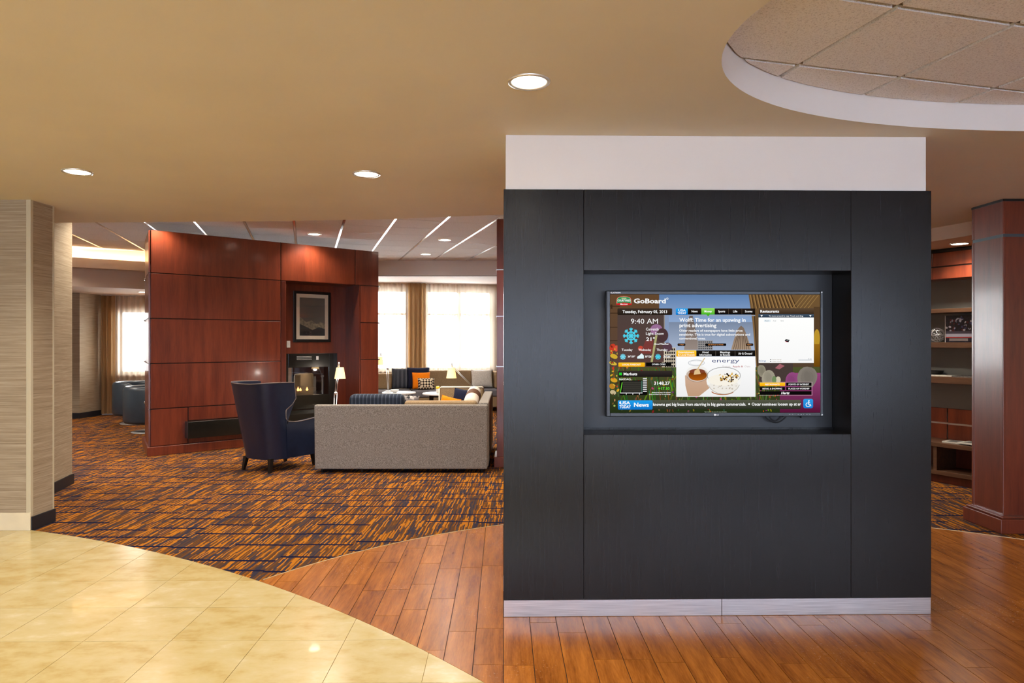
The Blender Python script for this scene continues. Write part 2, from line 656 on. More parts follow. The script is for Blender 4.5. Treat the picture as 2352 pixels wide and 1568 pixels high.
def pillow(w, h, t, n=14, pw=3.0):
    """soft cushion standing in the XZ plane, centred"""
    mb = MB()
    vs, fs = [], []
    for sgn in (-1, 1):
        for i in range(n + 1):
            for j in range(n + 1):
                a, b = 2 * i / n - 1, 2 * j / n - 1
                k = max(0.0, (1 - abs(a) ** pw) * (1 - abs(b) ** pw)) ** 0.55
                pinch = 1 - 0.05 * (1 - abs(a) ** 2) * abs(b) ** 4
                pinch2 = 1 - 0.05 * (1 - abs(b) ** 2) * abs(a) ** 4
                vs.append((a * w / 2 * pinch2, sgn * t / 2 * k, b * h / 2 * pinch))
    o = (n + 1) ** 2
    for s in range(2):
        for i in range(n):
            for j in range(n):
                q = s * o + i * (n + 1) + j
                f = (q, q + 1, q + n + 2, q + n + 1)
                fs.append(f if s == 0 else f[::-1])
    mb.add(vs, fs)
    me = bpy.data.meshes.new('cushion')
    me.from_pydata(mb.v, [], mb.f)
    bm = bmesh.new()
    bm.from_mesh(me)
    bmesh.ops.remove_doubles(bm, verts=bm.verts[:], dist=0.0005)
    bmesh.ops.recalc_face_normals(bm, faces=bm.faces[:])
    bm.to_mesh(me)
    bm.free()
    return me


def wavy(name, mat, p0, p1, z0, z1, amp, wl, parent=None, nz=6, jitter=0.35, top_tight=1.0):
    """hanging cloth with pleats between two plan points"""
    p0, p1 = Vector(p0), Vector(p1)
    L = (p1 - p0).length
    d = (p1 - p0) / L
    nrm = Vector((-d.y, d.x))
    n = max(8, int(L / wl * 8))
    rr = random.Random(name + str(L))
    ph = [rr.uniform(-1, 1) for _ in range(12)]
    vs, fs = [], []
    for j in range(nz + 1):
        f = j / nz
        for i in range(n + 1):
            x = i / n * L
            a = amp * (0.75 + 0.35 * math.sin(x * 1.9 + ph[0] * 3))
            w = math.sin(x / wl * 2 * math.pi + jitter * 2.5 * math.sin(x * 2.7 + ph[1] * 3)) * a
            w += 0.35 * amp * math.sin(x / wl * 4.7 + ph[2] * 3 + f * 0.8)
            q = p0 + d * x + nrm * (w * (1 - 0.15 * f))
            vs.append((q.x, q.y, z0 + (z1 - z0) * f))
    for j in range(nz):
        for i in range(n):
            q = j * (n + 1) + i
            fs.append((q, q + 1, q + n + 2, q + n + 1))
    return MB().add(vs, fs).build(name, mat, parent, smooth=True, fix=False)
# ================================================================== THE SETTING
CZ = 2.743      # lobby ceiling
LZ = 3.245      # lounge ceiling
LR = R(0.75)    # lobby finishes are laid a little off the view axis
TC, TR_ = (-7.258, -3.445), 9.715      # stone area: arc
WC, WR = (1.625, 2.349), 3.907         # wood area: arc
# ---- carpet everywhere, stone and wood laid in it
mb = MB()
mb.add([(-10.3, -5.2, 0), (8.3, -5.2, 0), (8.3, 18.6, 0), (-10.3, 18.6, 0)], [(0, 1, 2, 3)])
mb.add([(-10.3, -5.2, -0.1), (8.3, -5.2, -0.1), (8.3, 18.6, -0.1), (-10.3, 18.6, -0.1)], [(3, 2, 1, 0)])
floor = struct(mb.build('floor', 'carpet'))


def arc_region(keep, c1, r1, n=160):
    return [(c1[0] + r1 * math.cos(2 * math.pi * k / n), c1[1] + r1 * math.sin(2 * math.pi * k / n)) for k in range(n)]


# stone bed
poly = []
for k in range(61):
    a = R(-12) + (R(112) - R(-12)) * k / 60
    x, y = TC[0] + TR_ * math.cos(a), TC[1] + TR_ * math.sin(a)
    poly.append((max(-10, x), max(-5, y)))
poly += [(-10, -5)]
fl_stone = struct(MB().prism(poly, 0.0005, 0.0016, bottom=False).build('floor_stone', 'grout'))
# wood bed: inside the wood circle, outside the stone circle
bed = [p for p in arc_region(None, WC, WR, 300) if math.hypot(p[0] - TC[0], p[1] - TC[1]) > TR_ and p[1] > -5]
bed.sort(key=lambda p: math.atan2(p[1] - WC[1], p[0] - WC[0]))
a_first = math.atan2(bed[-1][1] - TC[1], bed[-1][0] - TC[0])
a_last = math.atan2(bed[0][1] - TC[1], bed[0][0] - TC[0])
arc = [(TC[0] + (TR_ + .002) * math.cos(a_first + (a_last - a_first) * k / 40), TC[1] + (TR_ + .002) * math.sin(a_first + (a_last - a_first) * k / 40)) for k in range(1, 40)]
fl_wood = struct(MB().prism(bed + arc, 0.0005, 0.0016, bottom=False).build('floor_wood', 'plank_gap'))


def lob(x, y):
    c, s = math.cos(LR), math.sin(LR)
    return (x * c - y * s, x * s + y * c)


# stone tiles
TP = 0.454
for i in range(-14, 9):
    for j in range(-5, 8):
        x0, y0 = -1.735 + i * TP + 0.0015, 3.615 + j * TP + 0.0015
        if y0 < 1.7 or x0 < -6.6:
            continue
        p = [lob(x0, y0), lob(x0 + TP - .003, y0), lob(x0 + TP - .003, y0 + TP - .003), lob(x0, y0 + TP - .003)]
        q = clip_circle(p, TC, TR_, True)
        if not q or area(q) < 0.004:
            continue
        # the far corner under the clad column stays clear
        MB().prism(q, 0.0016, 0.0060, bottom=False).build('floor_tile', 'cream_stone', fl_stone)
# wood planks
PW = 0.1475
rp_ = random.Random(3)
for i in range(-18, 40):
    x0 = 0.1497 + i * PW
    y = 1.2 + rp_.uniform(-0.9, 0)
    while y < 6.6:
        L = rp_.choice((0.42, 0.55, 0.7, 0.86, 1.05, 1.2))
        p = [lob(x0 + .0018, y + .0014), lob(x0 + PW - .0018, y + .0014), lob(x0 + PW - .0018, y + L - .0014), lob(x0 + .0018, y + L - .0014)]
        y += L
        q = clip_circle(p, WC, WR, True)
        if not q:
            continue
        q = clip_circle(q, TC, TR_ + 0.002, False)
        if not q or area(q) < 0.002:
            continue
        c = (sum(a[0] for a in q) / len(q), sum(a[1] for a in q) / len(q))
        o = MB().prism([(a[0] - c[0], a[1] - c[1]) for a in q], 0.0016, 0.0060, bottom=False).build('plank', 'plank_wood', fl_wood)
        o.location = (c[0], c[1], 0)
# metal edge strip between wood and carpet
pts = [p for p in arc_region(None, WC, WR + 0.006, 300) if math.hypot(p[0] - TC[0], p[1] - TC[1]) > TR_ and p[1] > -4.9]
pts.sort(key=lambda p: math.atan2(p[1] - WC[1], p[0] - WC[0]))
vs, fs = [], []
for k, p in enumerate(pts):
    d = Vector((p[0] - WC[0], p[1] - WC[1])).normalized()
    for rr, z in ((-.007, 0.0), (-.006, .0075), (.006, .0075), (.007, 0.0)):
        vs.append((p[0] + d.x * rr, p[1] + d.y * rr, z))
for k in range(len(pts) - 1):
    for q in range(3):
        fs.append((k * 4 + q, k * 4 + q + 1, k * 4 + q + 5, k * 4 + q + 4))
struct(MB().add(vs, fs).build('trim_1', 'strip_metal'))

# ---- lobby ceiling with the elliptical raised panel
EC, EA, EB, ET = (3.70, 2.28), 2.89, 1.50, R(-10.2)


def ell(a, k=1.0):
    x, y = EA * k * math.cos(a), EB * k * math.sin(a)
    return (EC[0] + x * math.cos(ET) - y * math.sin(ET), EC[1] + x * math.sin(ET) + y * math.cos(ET))


edge = [(-10, 6.9), (-6.5, 6.86), (-4.36, 6.80), (-2.45, 6.72), (-1.15, 6.60), (-0.515, 6.46), (-0.10, 6.37), (0.6, 6.6), (1.2, 8.8), (3.9, 8.8),
        (4.364, 7.16), (4.494, 6.70), (4.9, 5.26), (5.2, 4.2), (8, 4.2), (8, -5), (-10, -5)]
dense = []
for i in range(len(edge)):
    a, b = edge[i], edge[(i + 1) % len(edge)]
    k = max(1, int(math.hypot(b[0] - a[0], b[1] - a[1]) / 0.25))
    dense += [(a[0] + (b[0] - a[0]) * j / k, a[1] + (b[1] - a[1]) * j / k) for j in range(k)]


def ell_at(px, py):
    dx, dy = px - EC[0], py - EC[1]
    x, y = dx * math.cos(ET) + dy * math.sin(ET), -dx * math.sin(ET) + dy * math.cos(ET)
    return ell(math.atan2(y / EB, x / EA))


n = len(dense)
inner = [ell_at(*p) for p in dense]
mb = MB()
mb.add([(p[0], p[1], CZ) for p in dense] + [(p[0], p[1], CZ) for p in inner], [(i, (i + 1) % n, n + (i + 1) % n, n + i) for i in range(n)])
mb.add([(p[0], p[1], CZ) for p in dense] + [(p[0], p[1], 3.42) for p in dense], [(i, (i + 1) % n, n + (i + 1) % n, n + i) for i in range(n) if dense[i][1] > 4.1 and dense[i][0] < 5.3])
ceiling = struct(mb.build('ceiling', 'ceiling_paint', fix=False))
NE = 144
er = [ell(2 * math.pi * k / NE) for k in range(NE)]
struct(MB().add([(p[0], p[1], CZ) for p in er] + [(p[0], p[1], 2.91) for p in er],
                [(i, (i + 1) % NE, NE + (i + 1) % NE, NE + i) for i in range(NE)]).build('ceiling_recess_ring', 'white_paint', smooth=True))
GA = R(14.7)
GP = 0.592
deck = struct(MB().add([(p[0], p[1], 2.908) for p in er], [tuple(range(NE))]).build('ceiling_recess', 'grid_paint', fix=False))
ga, gb = Vector((math.cos(GA), math.sin(GA))), Vector((-math.sin(GA), math.cos(GA)))
org = Vector((1.371, 3.287))
inner_ell = [ell(2 * math.pi * k / 72, 0.997) for k in range(72)]
for i in range(-5, 10):
    for j in range(-7, 3):
        q = [org + ga * ((i + a) * GP + g) + gb * ((j + b) * GP + h) for a, b, g, h in
             ((0, 0, .013, .013), (1, 0, -.013, .013), (1, 1, -.013, -.013), (0, 1, .013, -.013))]
        q = clip_convex([tuple(p) for p in q], inner_ell)
        if not q or area(q) < 0.003:
            continue
        MB().prism(q, 2.888, 2.906).build('ceiling_tile', 'acoustic_tile', deck)

# ---- lounge ceiling: main tees and lay-in tiles
AA = R(16.7)
la, lb = Vector((-math.sin(AA), math.cos(AA))), Vector((math.cos(AA), math.sin(AA)))
LP = 0.668
deck2 = struct(MB().add([(-10.2, 6.2, LZ + .03), (8.2, 6.2, LZ + .03), (8.2, 18.6, LZ + .03), (-10.2, 18.6, LZ + .03)], [(3, 2, 1, 0)]).build('ceiling_lounge', 'grid_paint', fix=False))
tile_me = None
for i in range(-13, 5):
    bx = 1.18 + i * LP
    y0s, y1s = None, None
    for j in range(-7, 9):
        ax = 10.139 + j * LP
        c = lb * (bx + LP / 2) + la * (ax + LP / 2)
        if not (6.6 < c.y < 14.7 and -9.7 < c.x < 1.2):
            continue
        if c.x < -4.4 and c.y > 14.55 + (c.x + 4.4) * 0.62:
            continue
        s = MB().box(-LP / 2 + .020, LP / 2 - .020, -LP / 2 + .005, LP / 2 - .005, -.002, .022)
        if tile_me is None:
            o = s.build('ceiling_tile', 'acoustic_tile', deck2)
            tile_me = o.data
        else:
            o = link(tile_me, 'ceiling_tile', None, deck2)
        o.location = (c.x, c.y, LZ)
        o.rotation_euler = (0, 0, AA)
for i in range(-13, 6):
    bx = 1.18 + i * LP
    y0, y1 = None, None
    ks = [s * 0.1 for s in range(40, 190)]
    ok = []
    for s in ks:
        p = lb * bx + la * s
        if 6.5 < p.y < 14.3 and -9.8 < p.x < 1.2 and not (p.x < -4.4 and p.y > 14.1 + (p.x + 4.4) * 0.62):
            ok.append(s)
    if len(ok) > 4:
        c = lb * bx + la * ((ok[0] + ok[-1]) / 2)
        o = MB().box(-.015, .015, -(ok[-1] - ok[0]) / 2, (ok[-1] - ok[0]) / 2, -.004, .01).build('main_tee', 'grid_metal', deck2)
        o.location = (c.x, c.y, LZ)
        o.rotation_euler = (0, 0, AA)
# unseen roof slab above everything, put in to block the sky
struct(MB().box(-10.3, 8.3, -5.2, 18.9, 3.42, 3.5).build('ceiling_roof', 'rear_paint'))

# ---- outer walls
struct(MB().box(-10.3, -10.0, -5.2, 14.0, 0, 3.42).build('wall_left', 'wallcovering'))
struct(MB().box(8.0, 8.3, -5.2, 18.8, 0, 3.42).build('wall_right', 'rear_paint'))
RW0, RW1, RZ0, RZ1 = -6.5, 7.5, 0.2, 2.6
mb = MB().box(-10.0, RW0, -5.2, -5.0, 0, 3.42).box(RW1, 8.0, -5.2, -5.0, 0, 3.42)
mb.box(RW0, RW1, -5.2, -5.0, 0, RZ0).box(RW0, RW1, -5.2, -5.0, RZ1, 3.42)
struct(mb.build('wall_rear', 'rear_paint'))
mb = MB()
for k in range(7):
    x = RW0 + (RW1 - RW0) * k / 6
    mb.box(x - .04, x + .04, -5.14, -5.02, RZ0, RZ1)
mb.box(RW0, RW1, -5.13, -5.03, RZ0, RZ0 + .08).box(RW0, RW1, -5.13, -5.03, RZ1 - .08, RZ1)
w = struct(mb.build('window_4', 'aluminium'))
struct(MB().box(RW0, RW1, -5.085, -5.075, RZ0, RZ1).build('glass', 'tinted_glass', w))
# snow-covered ground outside
tag(MB().box(-60, 60, 19.5, 90, -0.6, -0.5).build('snow_ground', 'snow_ground'), 'snow covered ground outside the lounge windows', 'ground', kind='structure')
tag(MB().box(-60, 60, -90, -5.4, -0.3, -0.2).build('snow_ground', 'snow_ground'), 'snow covered ground outside the lobby entrance glazing', 'ground', kind='structure')

# ---- left: clad column and wall stub
COLX = -3.99
lc = struct(MB().box(-4.95, COLX, 5.70, 5.99, 0, CZ).build('wall_left_column', 'wallcovering'))
MB().box(COLX - .035, COLX + .003, 5.697, 5.73, .12, CZ).build('corner_guard', 'corner_guard', lc, .003)
MB().box(COLX - .03, COLX + .003, 5.975, 5.993, .11, CZ).build('corner_guard', 'corner_guard', lc, .002)
struct(MB().box(-4.95, COLX + .006, 5.685, 5.70, .006, .152).build('baseboard_left_column', 'base_stone', bevel=.003))
struct(MB().box(COLX, COLX + .012, 5.70, 6.0, .0, .115).build('baseboard_left_column_side', 'black_base', bevel=.003))
poly = [(-6.2, 6.55), (-4.62, 6.62), (-4.86, 7.60), (-6.2, 7.60)]
struct(MB().prism(poly, 0, 3.42).build('wall_left_stub', 'wallcovering'))
poly = [(-4.62, 6.61), (-4.606, 6.61), (-4.846, 7.615), (-4.86, 7.615)]
struct(MB().prism(poly, 0, .112).build('baseboard_left_stub', 'black_base'))

# ---- far left return wall
poly = [(-10.3, 14.0), (-8.80, 14.0), (-8.76, 14.66), (-8.9, 15.2), (-10.3, 15.2)]
struct(MB().prism(poly, 0, 3.42).build('wall_far_left', 'wallcovering'))
poly = [(-10.0, 13.985), (-8.788, 13.985), (-8.745, 14.66), (-8.76, 14.66), (-8.80, 14.0), (-10.0, 14.0)]
struct(MB().prism(poly, 0, .115).build('baseboard_far_left', 'black_base'))

# ---- window wall (runs off to the right, 11.7 degrees)
WA = R(11.7)
W0 = (-8.76, 14.70)
WM = T(W0[0], W0[1], 0, WA)
wall_w = bpy.data.objects.new('wall_window', None)


def wbox(mb, w0, w1, y0, y1, z0, z1):
    return mb.box(w0, w1, y0, y1, z0, z1)


OPEN = [('window_1', 0.32, 2.30, 0.87, 2.25), ('window_2', 4.60, 6.47, 0.90, 2.78), ('window_3', 6.89, 8.46, 0.90, 2.78)]
mb = MB()
prev = -0.2
for nm, a, b, z0, z1 in OPEN:
    mb.box(prev, a, 0, .25, 0, 3.42).box(a, b, 0, .25, 0, z0).box(a, b, 0, .25, z1, 3.42)
    prev = b
mb.box(prev, 17.4, 0, .25, 0, 3.42)
o = struct(mb.build('wall_window', 'white_paint'))
o.matrix_world = WM
for nm, a, b, z0, z1 in OPEN:
    mb = MB()
    f = .055
    mb.box(a, a + f, .08, .16, z0, z1).box(b - f, b, .08, .16, z0, z1).box(a, b, .08, .16, z0, z0 + f).box(a, b, .08, .16, z1 - f, z1)
    ms = {'window_1': (1.30,), 'window_2': (5.55,), 'window_3': (7.68,)}[nm]
    for m in ms:
        mb.box(m - .04, m + .04, .08, .16, z0, z1)
    if nm != 'window_1':
        mb.box(a, b, .09, .15, 2.185, 2.235)
    wo = struct(mb.build(nm, 'window_frame'))
    wo.matrix_world = WM
    cuts = [a] + list(ms) + [b]
    for k in range(len(cuts) - 1):
        struct(MB().box(cuts[k] + .03, cuts[k + 1] - .03, .115, .121, z0 + .04, z1 - .04).build('glass', 'clear_glass', wo))
    struct(MB().box(a - .03, b + .03, -.05, .09, z0 - .04, z0).build('window_sill', 'white_paint', wo, .004))

# ---- soffits in front of the windows
curve = [(-10.0, 10.95), (-8.9, 11.66), (-7.91, 12.345), (-6.92, 13.08), (-6.0, 13.72), (-5.0, 14.15)]


def strip_prism(pts, back, z0, z1):
    """solid from a polyline back to a far line"""
    return [p for p in pts] + back[::-1]


def offset(pts, d):
    out = []
    for i, p in enumerate(pts):
        a, b = pts[max(0, i - 1)], pts[min(len(pts) - 1, i + 1)]
        t = Vector((b[0] - a[0], b[1] - a[1])).normalized()
        out.append((p[0] - t.y * d, p[1] + t.x * d))
    return out


def smoothline(pts, k=5):
    out = []
    P = [Vector(p) for p in pts]
    P = [2 * P[0] - P[1]] + P + [2 * P[-1] - P[-2]]
    for i in range(1, len(P) - 2):
        for j in range(k):
            t = j / k
            out.append(tuple(0.5 * ((2 * P[i]) + (-P[i - 1] + P[i + 1]) * t + (2 * P[i - 1] - 5 * P[i] + 4 * P[i + 1] - P[i + 2]) * t * t + (
                        -P[i - 1] + 3 * P[i] - 3 * P[i + 1] + P[i + 2]) * t ** 3)))
    out.append(tuple(P[-2]))
    return out


cv = smoothline(curve)
far = [(-10.0, 15.0), (-8.76, 14.9), (-5.0, 15.62)]
mb = MB()


def ribbon(mb, pa, za, pb, zb):
    n = len(pa)
    return mb.add([(p[0], p[1], za) for p in pa] + [(p[0], p[1], zb) for p in pb], [(i, i + 1, n + i + 1, n + i) for i in range(n - 1)])


back = offset(cv, 0.0)
lip_o, lip_i = offset(cv, -0.20), offset(cv, -0.17)
mb = MB()
ribbon(mb, back, 2.561, back, 3.41)                       # fascia and glowing wall above the lip
n = len(cv)
mb.add([(p[0], p[1], 2.561) for p in cv] + [(p[0], 15.75, 2.561) for p in cv], [(i, i + 1, n + i + 1, n + i) for i in range(n - 1)])
mb.add([(-5.0, 14.15, 2.561), (-5.0, 15.75, 2.561), (-5.0, 15.75, 3.41), (-5.0, 14.15, 3.41)], [(0, 1, 2, 3)])
struct(mb.build('ceiling_soffit_left', 'soffit_paint', fix=False))
mb = MB()
ribbon(mb, lip_o, 2.889, lip_o, 3.062)
ribbon(mb, lip_i, 2.93, lip_i, 3.062)
ribbon(mb, lip_o, 3.062, lip_i, 3.062)
ribbon(mb, lip_o, 2.889, back, 2.889)
ribbon(mb, lip_i, 2.93, back, 2.93)
struct(mb.build('trim_2', 'soffit_paint', fix=False))
cl = offset(cv, -0.09)
cl2 = offset(cv, -0.06)
mb = MB()
ribbon(mb, cl, 2.95, cl2, 2.95)
ribbon(mb, cl, 2.95, cl, 2.97)
ribbon(mb, cl2, 2.95, cl2, 2.97)
ribbon(mb, cl, 2.97, cl2, 2.97)
tag(mb.build('cove_light_strip', 'cove_glow'), 'warm glowing light strip in the ceiling cove above the left window', 'light')
mb = MB()
mb.box(-5.0, 8.0, 14.24, 14.34, 2.93, 3.41)
mb.add([(-5.0, 14.24, 2.93), (8.0, 14.24, 2.93), (8.0, 18.3, 2.93), (-5.0, 15.65, 2.93)], [(0, 1, 2, 3)])
struct(mb.build('ceiling_soffit_right', 'white_paint', fix=False))

# ---- right: soffit over the shelving, wall behind it
poly = [(3.9, 8.8), (4.364, 7.16), (4.494, 6.70), (4.9, 5.26), (5.2, 4.2), (8, 4.2), (8, 8.8)]
struct(MB().prism(poly, 2.607, 2.80).build('ceiling_soffit_shelves', 'soffit_paint'))
SF = Vector((4.30, 8.46))
SD = Vector((0.474, -0.8805))
SN = Vector((-0.8805, -0.474))
p = lambda s, d: tuple(SF + SD * s + SN * d)
poly = [p(-0.4, -.42), p(2.6, -.42), p(2.6, -.8), p(-0.4, -.8)]
struct(MB().prism(poly, 0, 3.42).build('wall_right_shelves', 'rear_paint'))

# ---- panelled lounge column behind the media wall
cp = struct(MB().box(-0.17, 0.43, 8.62, 9.0, 0, 3.10).build('wall_center', 'mahogany_dark'))
for z0, z1 in ((.13, 1.25), (1.26, 1.88), (1.89, 2.46), (2.475, 3.10)):
    MB().box(-0.19, 0.45, 8.60, 8.62, z0, z1).build('panel', 'mahogany', cp, .003)
    MB().box(-0.19, 0.45, 9.0, 9.02, z0, z1).build('panel', 'mahogany', cp, .003)
    MB().box(-0.19, -0.17, 8.625, 8.995, z0, z1).build('panel', 'mahogany', cp, .003)
    MB().box(0.43, 0.45, 8.625, 8.995, z0, z1).build('panel', 'mahogany', cp, .003)
for z in (1.255, 1.885, 2.4675):
    MB().box(-0.20, 0.46, 8.606, 9.014, z - .005, z + .005).build('reveal', 'aluminium', cp)
struct(MB().box(-0.225, 0.485, 8.565, 9.055, 0, .13).build('baseboard_center', 'mahogany', bevel=.006))

# ---- fireplace wall
FA = math.atan2(.659, .752)
FM = T(-4.96, 9.43, 0, FA)
FT = 3.10
fw = MB()
fw.prism([(0, 0), (1.91, 0), (1.91, 1.17), (.2276, 1.17)], 0, 2.62)
fw.prism([(3.205, 0), (3.55, 0), (3.60, 1.17), (3.205, 1.17)], 0, 2.62)
fw.box(1.91, 3.205, 0, 1.17, 2.51, 2.62)
fw.box(.012, 3.55, 0, .05, 2.62, FT)
fw.prism([(.012, .05), (.062, .05), (.28, 1.17), (.2276, 1.17)], 2.62, FT)
fw.box(1.91, 3.205, .50, 1.17, 1.37, 2.51)
fw.box(1.91, 3.205, 0, 1.17, 0, .21)
fw.box(1.91, 3.205, .50, 1.17, .21, .45)
fw.box(1.91, 2.05, .50, 1.17, .45, 1.37).box(3.03, 3.205, .50, 1.17, .45, 1.37)
wall_f = struct(fw.build('wall_fireplace', 'mahogany_dark'))
wall_f.matrix_world = FM
G = .006


def fpanel(x0, x1, z0, z1, y0=-.02, y1=0.0):
    return MB().box(x0 + G, x1 - G, y0, y1, z0 + G, z1 - G).build('panel', 'mahogany', wall_f, .003, 1)


ZR = [.125, .64, 1.265, 1.885, 2.51, FT]
for a, b in ((0, 1.832), (1.832, 3.107), (3.107, 3.55)):
    fpanel(a, b, 2.51, FT)
for k in (1, 2, 3):
    fpanel(0, 1.832, ZR[k], ZR[k + 1])
    fpanel(3.205, 3.55, ZR[k], ZR[k + 1])
fpanel(0, .484, .125, .64)
fpanel(.484, 1.832, .445, .64)
fpanel(.484, 3.55, .125, .21)
fpanel(3.205, 3.55, .445, .64)
MB().box(1.838, 1.91, -.02, 0, .445, 2.504).build('trim', 'mahogany_dark', wall_f, .003, 1)
# slanted end panels
e = Vector((.2276, 1.17)).normalized()
en = Vector((-e.y, e.x))
for k in range(5):
    for a, b in ((0.0, .55), (.57, 1.19)):
        q = [e * (a + .004), e * (b - .004), e * (b - .004) + en * .02, e * (a + .004) + en * .02]
        MB().prism([tuple(v) for v in q], ZR[k] + G, ZR[k + 1] - G).build('panel', 'mahogany', wall_f)
# recess lining
MB().box(1.91, 1.925, 0, .48, .445, 2.51).build('jamb', 'mahogany', wall_f)
MB().box(3.19, 3.205, 0, .48, .445, 2.51).build('jamb', 'mahogany', wall_f)
MB().box(1.91, 3.205, .48, .50, 1.37, 2.51).build('recess_back', 'mahogany', wall_f)
MB().box(1.91, 2.05, .48, .50, .445, 1.37).build('recess_back', 'mahogany', wall_f)
MB().box(3.03, 3.205, .48, .50, .445, 1.37).build('recess_back', 'mahogany', wall_f)
# reveals: slim metal channels whose ends stick out
for z in (.64, 1.265, 1.885, 2.51):
    MB().box(-.012, 1.832, -.012, -.002, z - .005, z + .005).build('reveal', 'reveal_dark', wall_f)
    MB().box(3.205, 3.562, -.012, -.002, z - .005, z + .005).build('reveal', 'reveal_dark', wall_f)
    q = [e * 0.0, e * 1.19, e * 1.19 + en * .012, e * 0.0 + en * .012]
    MB().prism([tuple(v) for v in q], z - .005, z + .005).build('reveal', 'aluminium', wall_f)
    MB().box(3.55, 3.575, -.02, .01, z - .012, z + .012).build('reveal_end', 'aluminium', wall_f, .003)
    q = e * 1.19 + en * .01
    MB().box(q.x - .02, q.x + .02, q.y - .02, q.y + .02, z - .015, z + .015).build('reveal_end', 'chrome', wall_f, .004)
MB().box(1.826, 1.838, -.012, -.002, 2.51, FT).build('reveal', 'reveal_dark', wall_f)
MB().box(3.101, 3.113, -.012, -.002, 2.51, FT).build('reveal', 'reveal_dark', wall_f)
MB().box(.478, .490, -.012, -.002, .125, .64).build('reveal', 'reveal_dark', wall_f)
bb = MB().prism([(-.05, -.05), (3.6, -.05), (3.6, 0), (.0, 0), (.2276, 1.17), (.17, 1.17)], 0, .125)
o = struct(bb.build('baseboard_fireplace', 'mahogany', bevel=.006))
o.matrix_world = FM

# ---- right wood-clad column
rc = struct(MB().box(4.06, 5.2, 5.68, 6.04, 0, CZ).build('wall_right_column', 'mahogany_dark'))
for z0, z1 in ((.13, 2.43), (2.455, 2.725)):
    MB().box(4.062, 5.2, 5.662, 5.68, z0, z1).build('panel', 'mahogany', rc)
    MB().box(4.042, 4.06, 5.682, 6.02, z0, z1).build('panel', 'mahogany', rc)
    MB().box(4.040, 4.062, 5.660, 5.684, z0, z1).build('corner_trim', 'mahogany', rc, .004)
    MB().box(4.038, 4.062, 6.015, 6.045, z0, z1).build('corner_trim', 'mahogany', rc, .004)
MB().box(4.044, 5.2, 5.664, 5.68, 2.43, 2.455).build('reveal', 'slate_metal', rc)
MB().box(4.044, 4.06, 5.68, 6.04, 2.43, 2.455).build('reveal', 'slate_metal', rc)
MB().box(4.036, 5.2, 5.656, 6.044, 2.722, 2.742).build('cap', 'black_metal', rc)
struct(MB().box(3.985, 5.25, 5.605, 6.08, .0, .118).build('baseboard_right_column', 'mahogany', bevel=.005))
struct(MB().box(4.00, 5.24, 5.62, 6.065, .118, .14).build('baseboard_right_column_cap', 'mahogany', bevel=.008))
# ================================================================== DOWNLIGHTS
def downlight(x, y, z, label, group, watts=CAN_W, r=0.097, light=True):
    t = thing('recessed_downlight', label, 'light', (x, y, z), 0, group)
    MB().lathe([(r * .80, -.002), (r * .84, -.007), (r * .97, -.008), (r, -.003), (r, .0)], 32, cap=False).build('trim_ring', 'trim_ring', t, smooth=True)
    MB().lathe([(r * .82, -.0025), (r * .80, -.0035)], 32).build('lens', 'lamp_lens', t)
    if light:
        l = bpy.data.lights.new('downlight_beam', 'SPOT')
        l.energy = watts
        l.color = WARM
        l.spot_size = R(140)
        l.spot_blend = 0.7
        l.shadow_soft_size = 0.07
        o = bpy.data.objects.new('downlight_beam', l)
        o.location = (0, 0, -.03)
        o.parent = t
        COL.objects.link(o)
    return t


G1 = 'recessed lights in the lobby ceiling'
downlight(0.077, 3.107, CZ, 'round recessed light in the ceiling in front of the media wall', G1)
downlight(-1.0185, 4.818, CZ, 'round recessed light in the ceiling above the carpet edge, middle of three', G1)
downlight(-3.004, 4.756, CZ, 'round recessed light in the ceiling by the clad left column', G1)
for x, y in ((-1.0, 1.3), (-3.1, 1.5), (-5.2, 3.0), (-1.0, -1.6), (-3.1, -1.6), (-5.2, -1.0), (1.6, -2.2), (3.9, -2.2), (-7.2, 1.2), (7.2, 0.0), (6.6, 4.0), (1.4, 7.5), (3.3, 7.5), (4.2, -0.3)):  # right side and behind the media wall: added to brighten; others inferred
    downlight(x, y, CZ, 'unseen recessed light in the lobby ceiling', G1)
G2 = 'recessed lights in the lounge ceiling'
downlight(-3.078, 10.72, LZ - .004, 'round recessed light in the tiled ceiling above the fireplace recess', G2, watts=40, r=.105)
downlight(-1.103, 11.32, LZ - .004, 'round recessed light in the tiled ceiling above the grey sofa, nearer of two', G2, watts=110, r=.105)
downlight(-1.65, 13.17, LZ - .004, 'round recessed light in the tiled ceiling nearest the window soffit', G2, watts=110, r=.105)
downlight(-4.80, 9.35, LZ - .004, 'round recessed light at the left end of the fireplace wall', G2, watts=25, r=.105)
downlight(-6.9, 8.9, LZ - .004, 'round recessed light in the tiled ceiling left of the fireplace wall', G2, watts=110, r=.105)
for x, y in ((-6.6, 7.9), (-4.4, 7.9), (-2.6, 7.9), (-0.9, 7.7), (-2.4, 9.15), (-0.8, 8.8), (-8.4, 9.6), (-8.2, 11.4)):  # hidden lights added to brighten panels, sofa, chair and carpet
    downlight(x, y, LZ - .004, 'unseen recessed light added to brighten the lounge', G2, watts=80, r=.105)
downlight(-7.39, 13.75, 2.561, 'small recessed light in the soffit above the left window', G2, watts=25, r=.08)
downlight(4.75, 7.30, 2.607, 'round recessed light in the lowered soffit above the shelves', G2, watts=40)

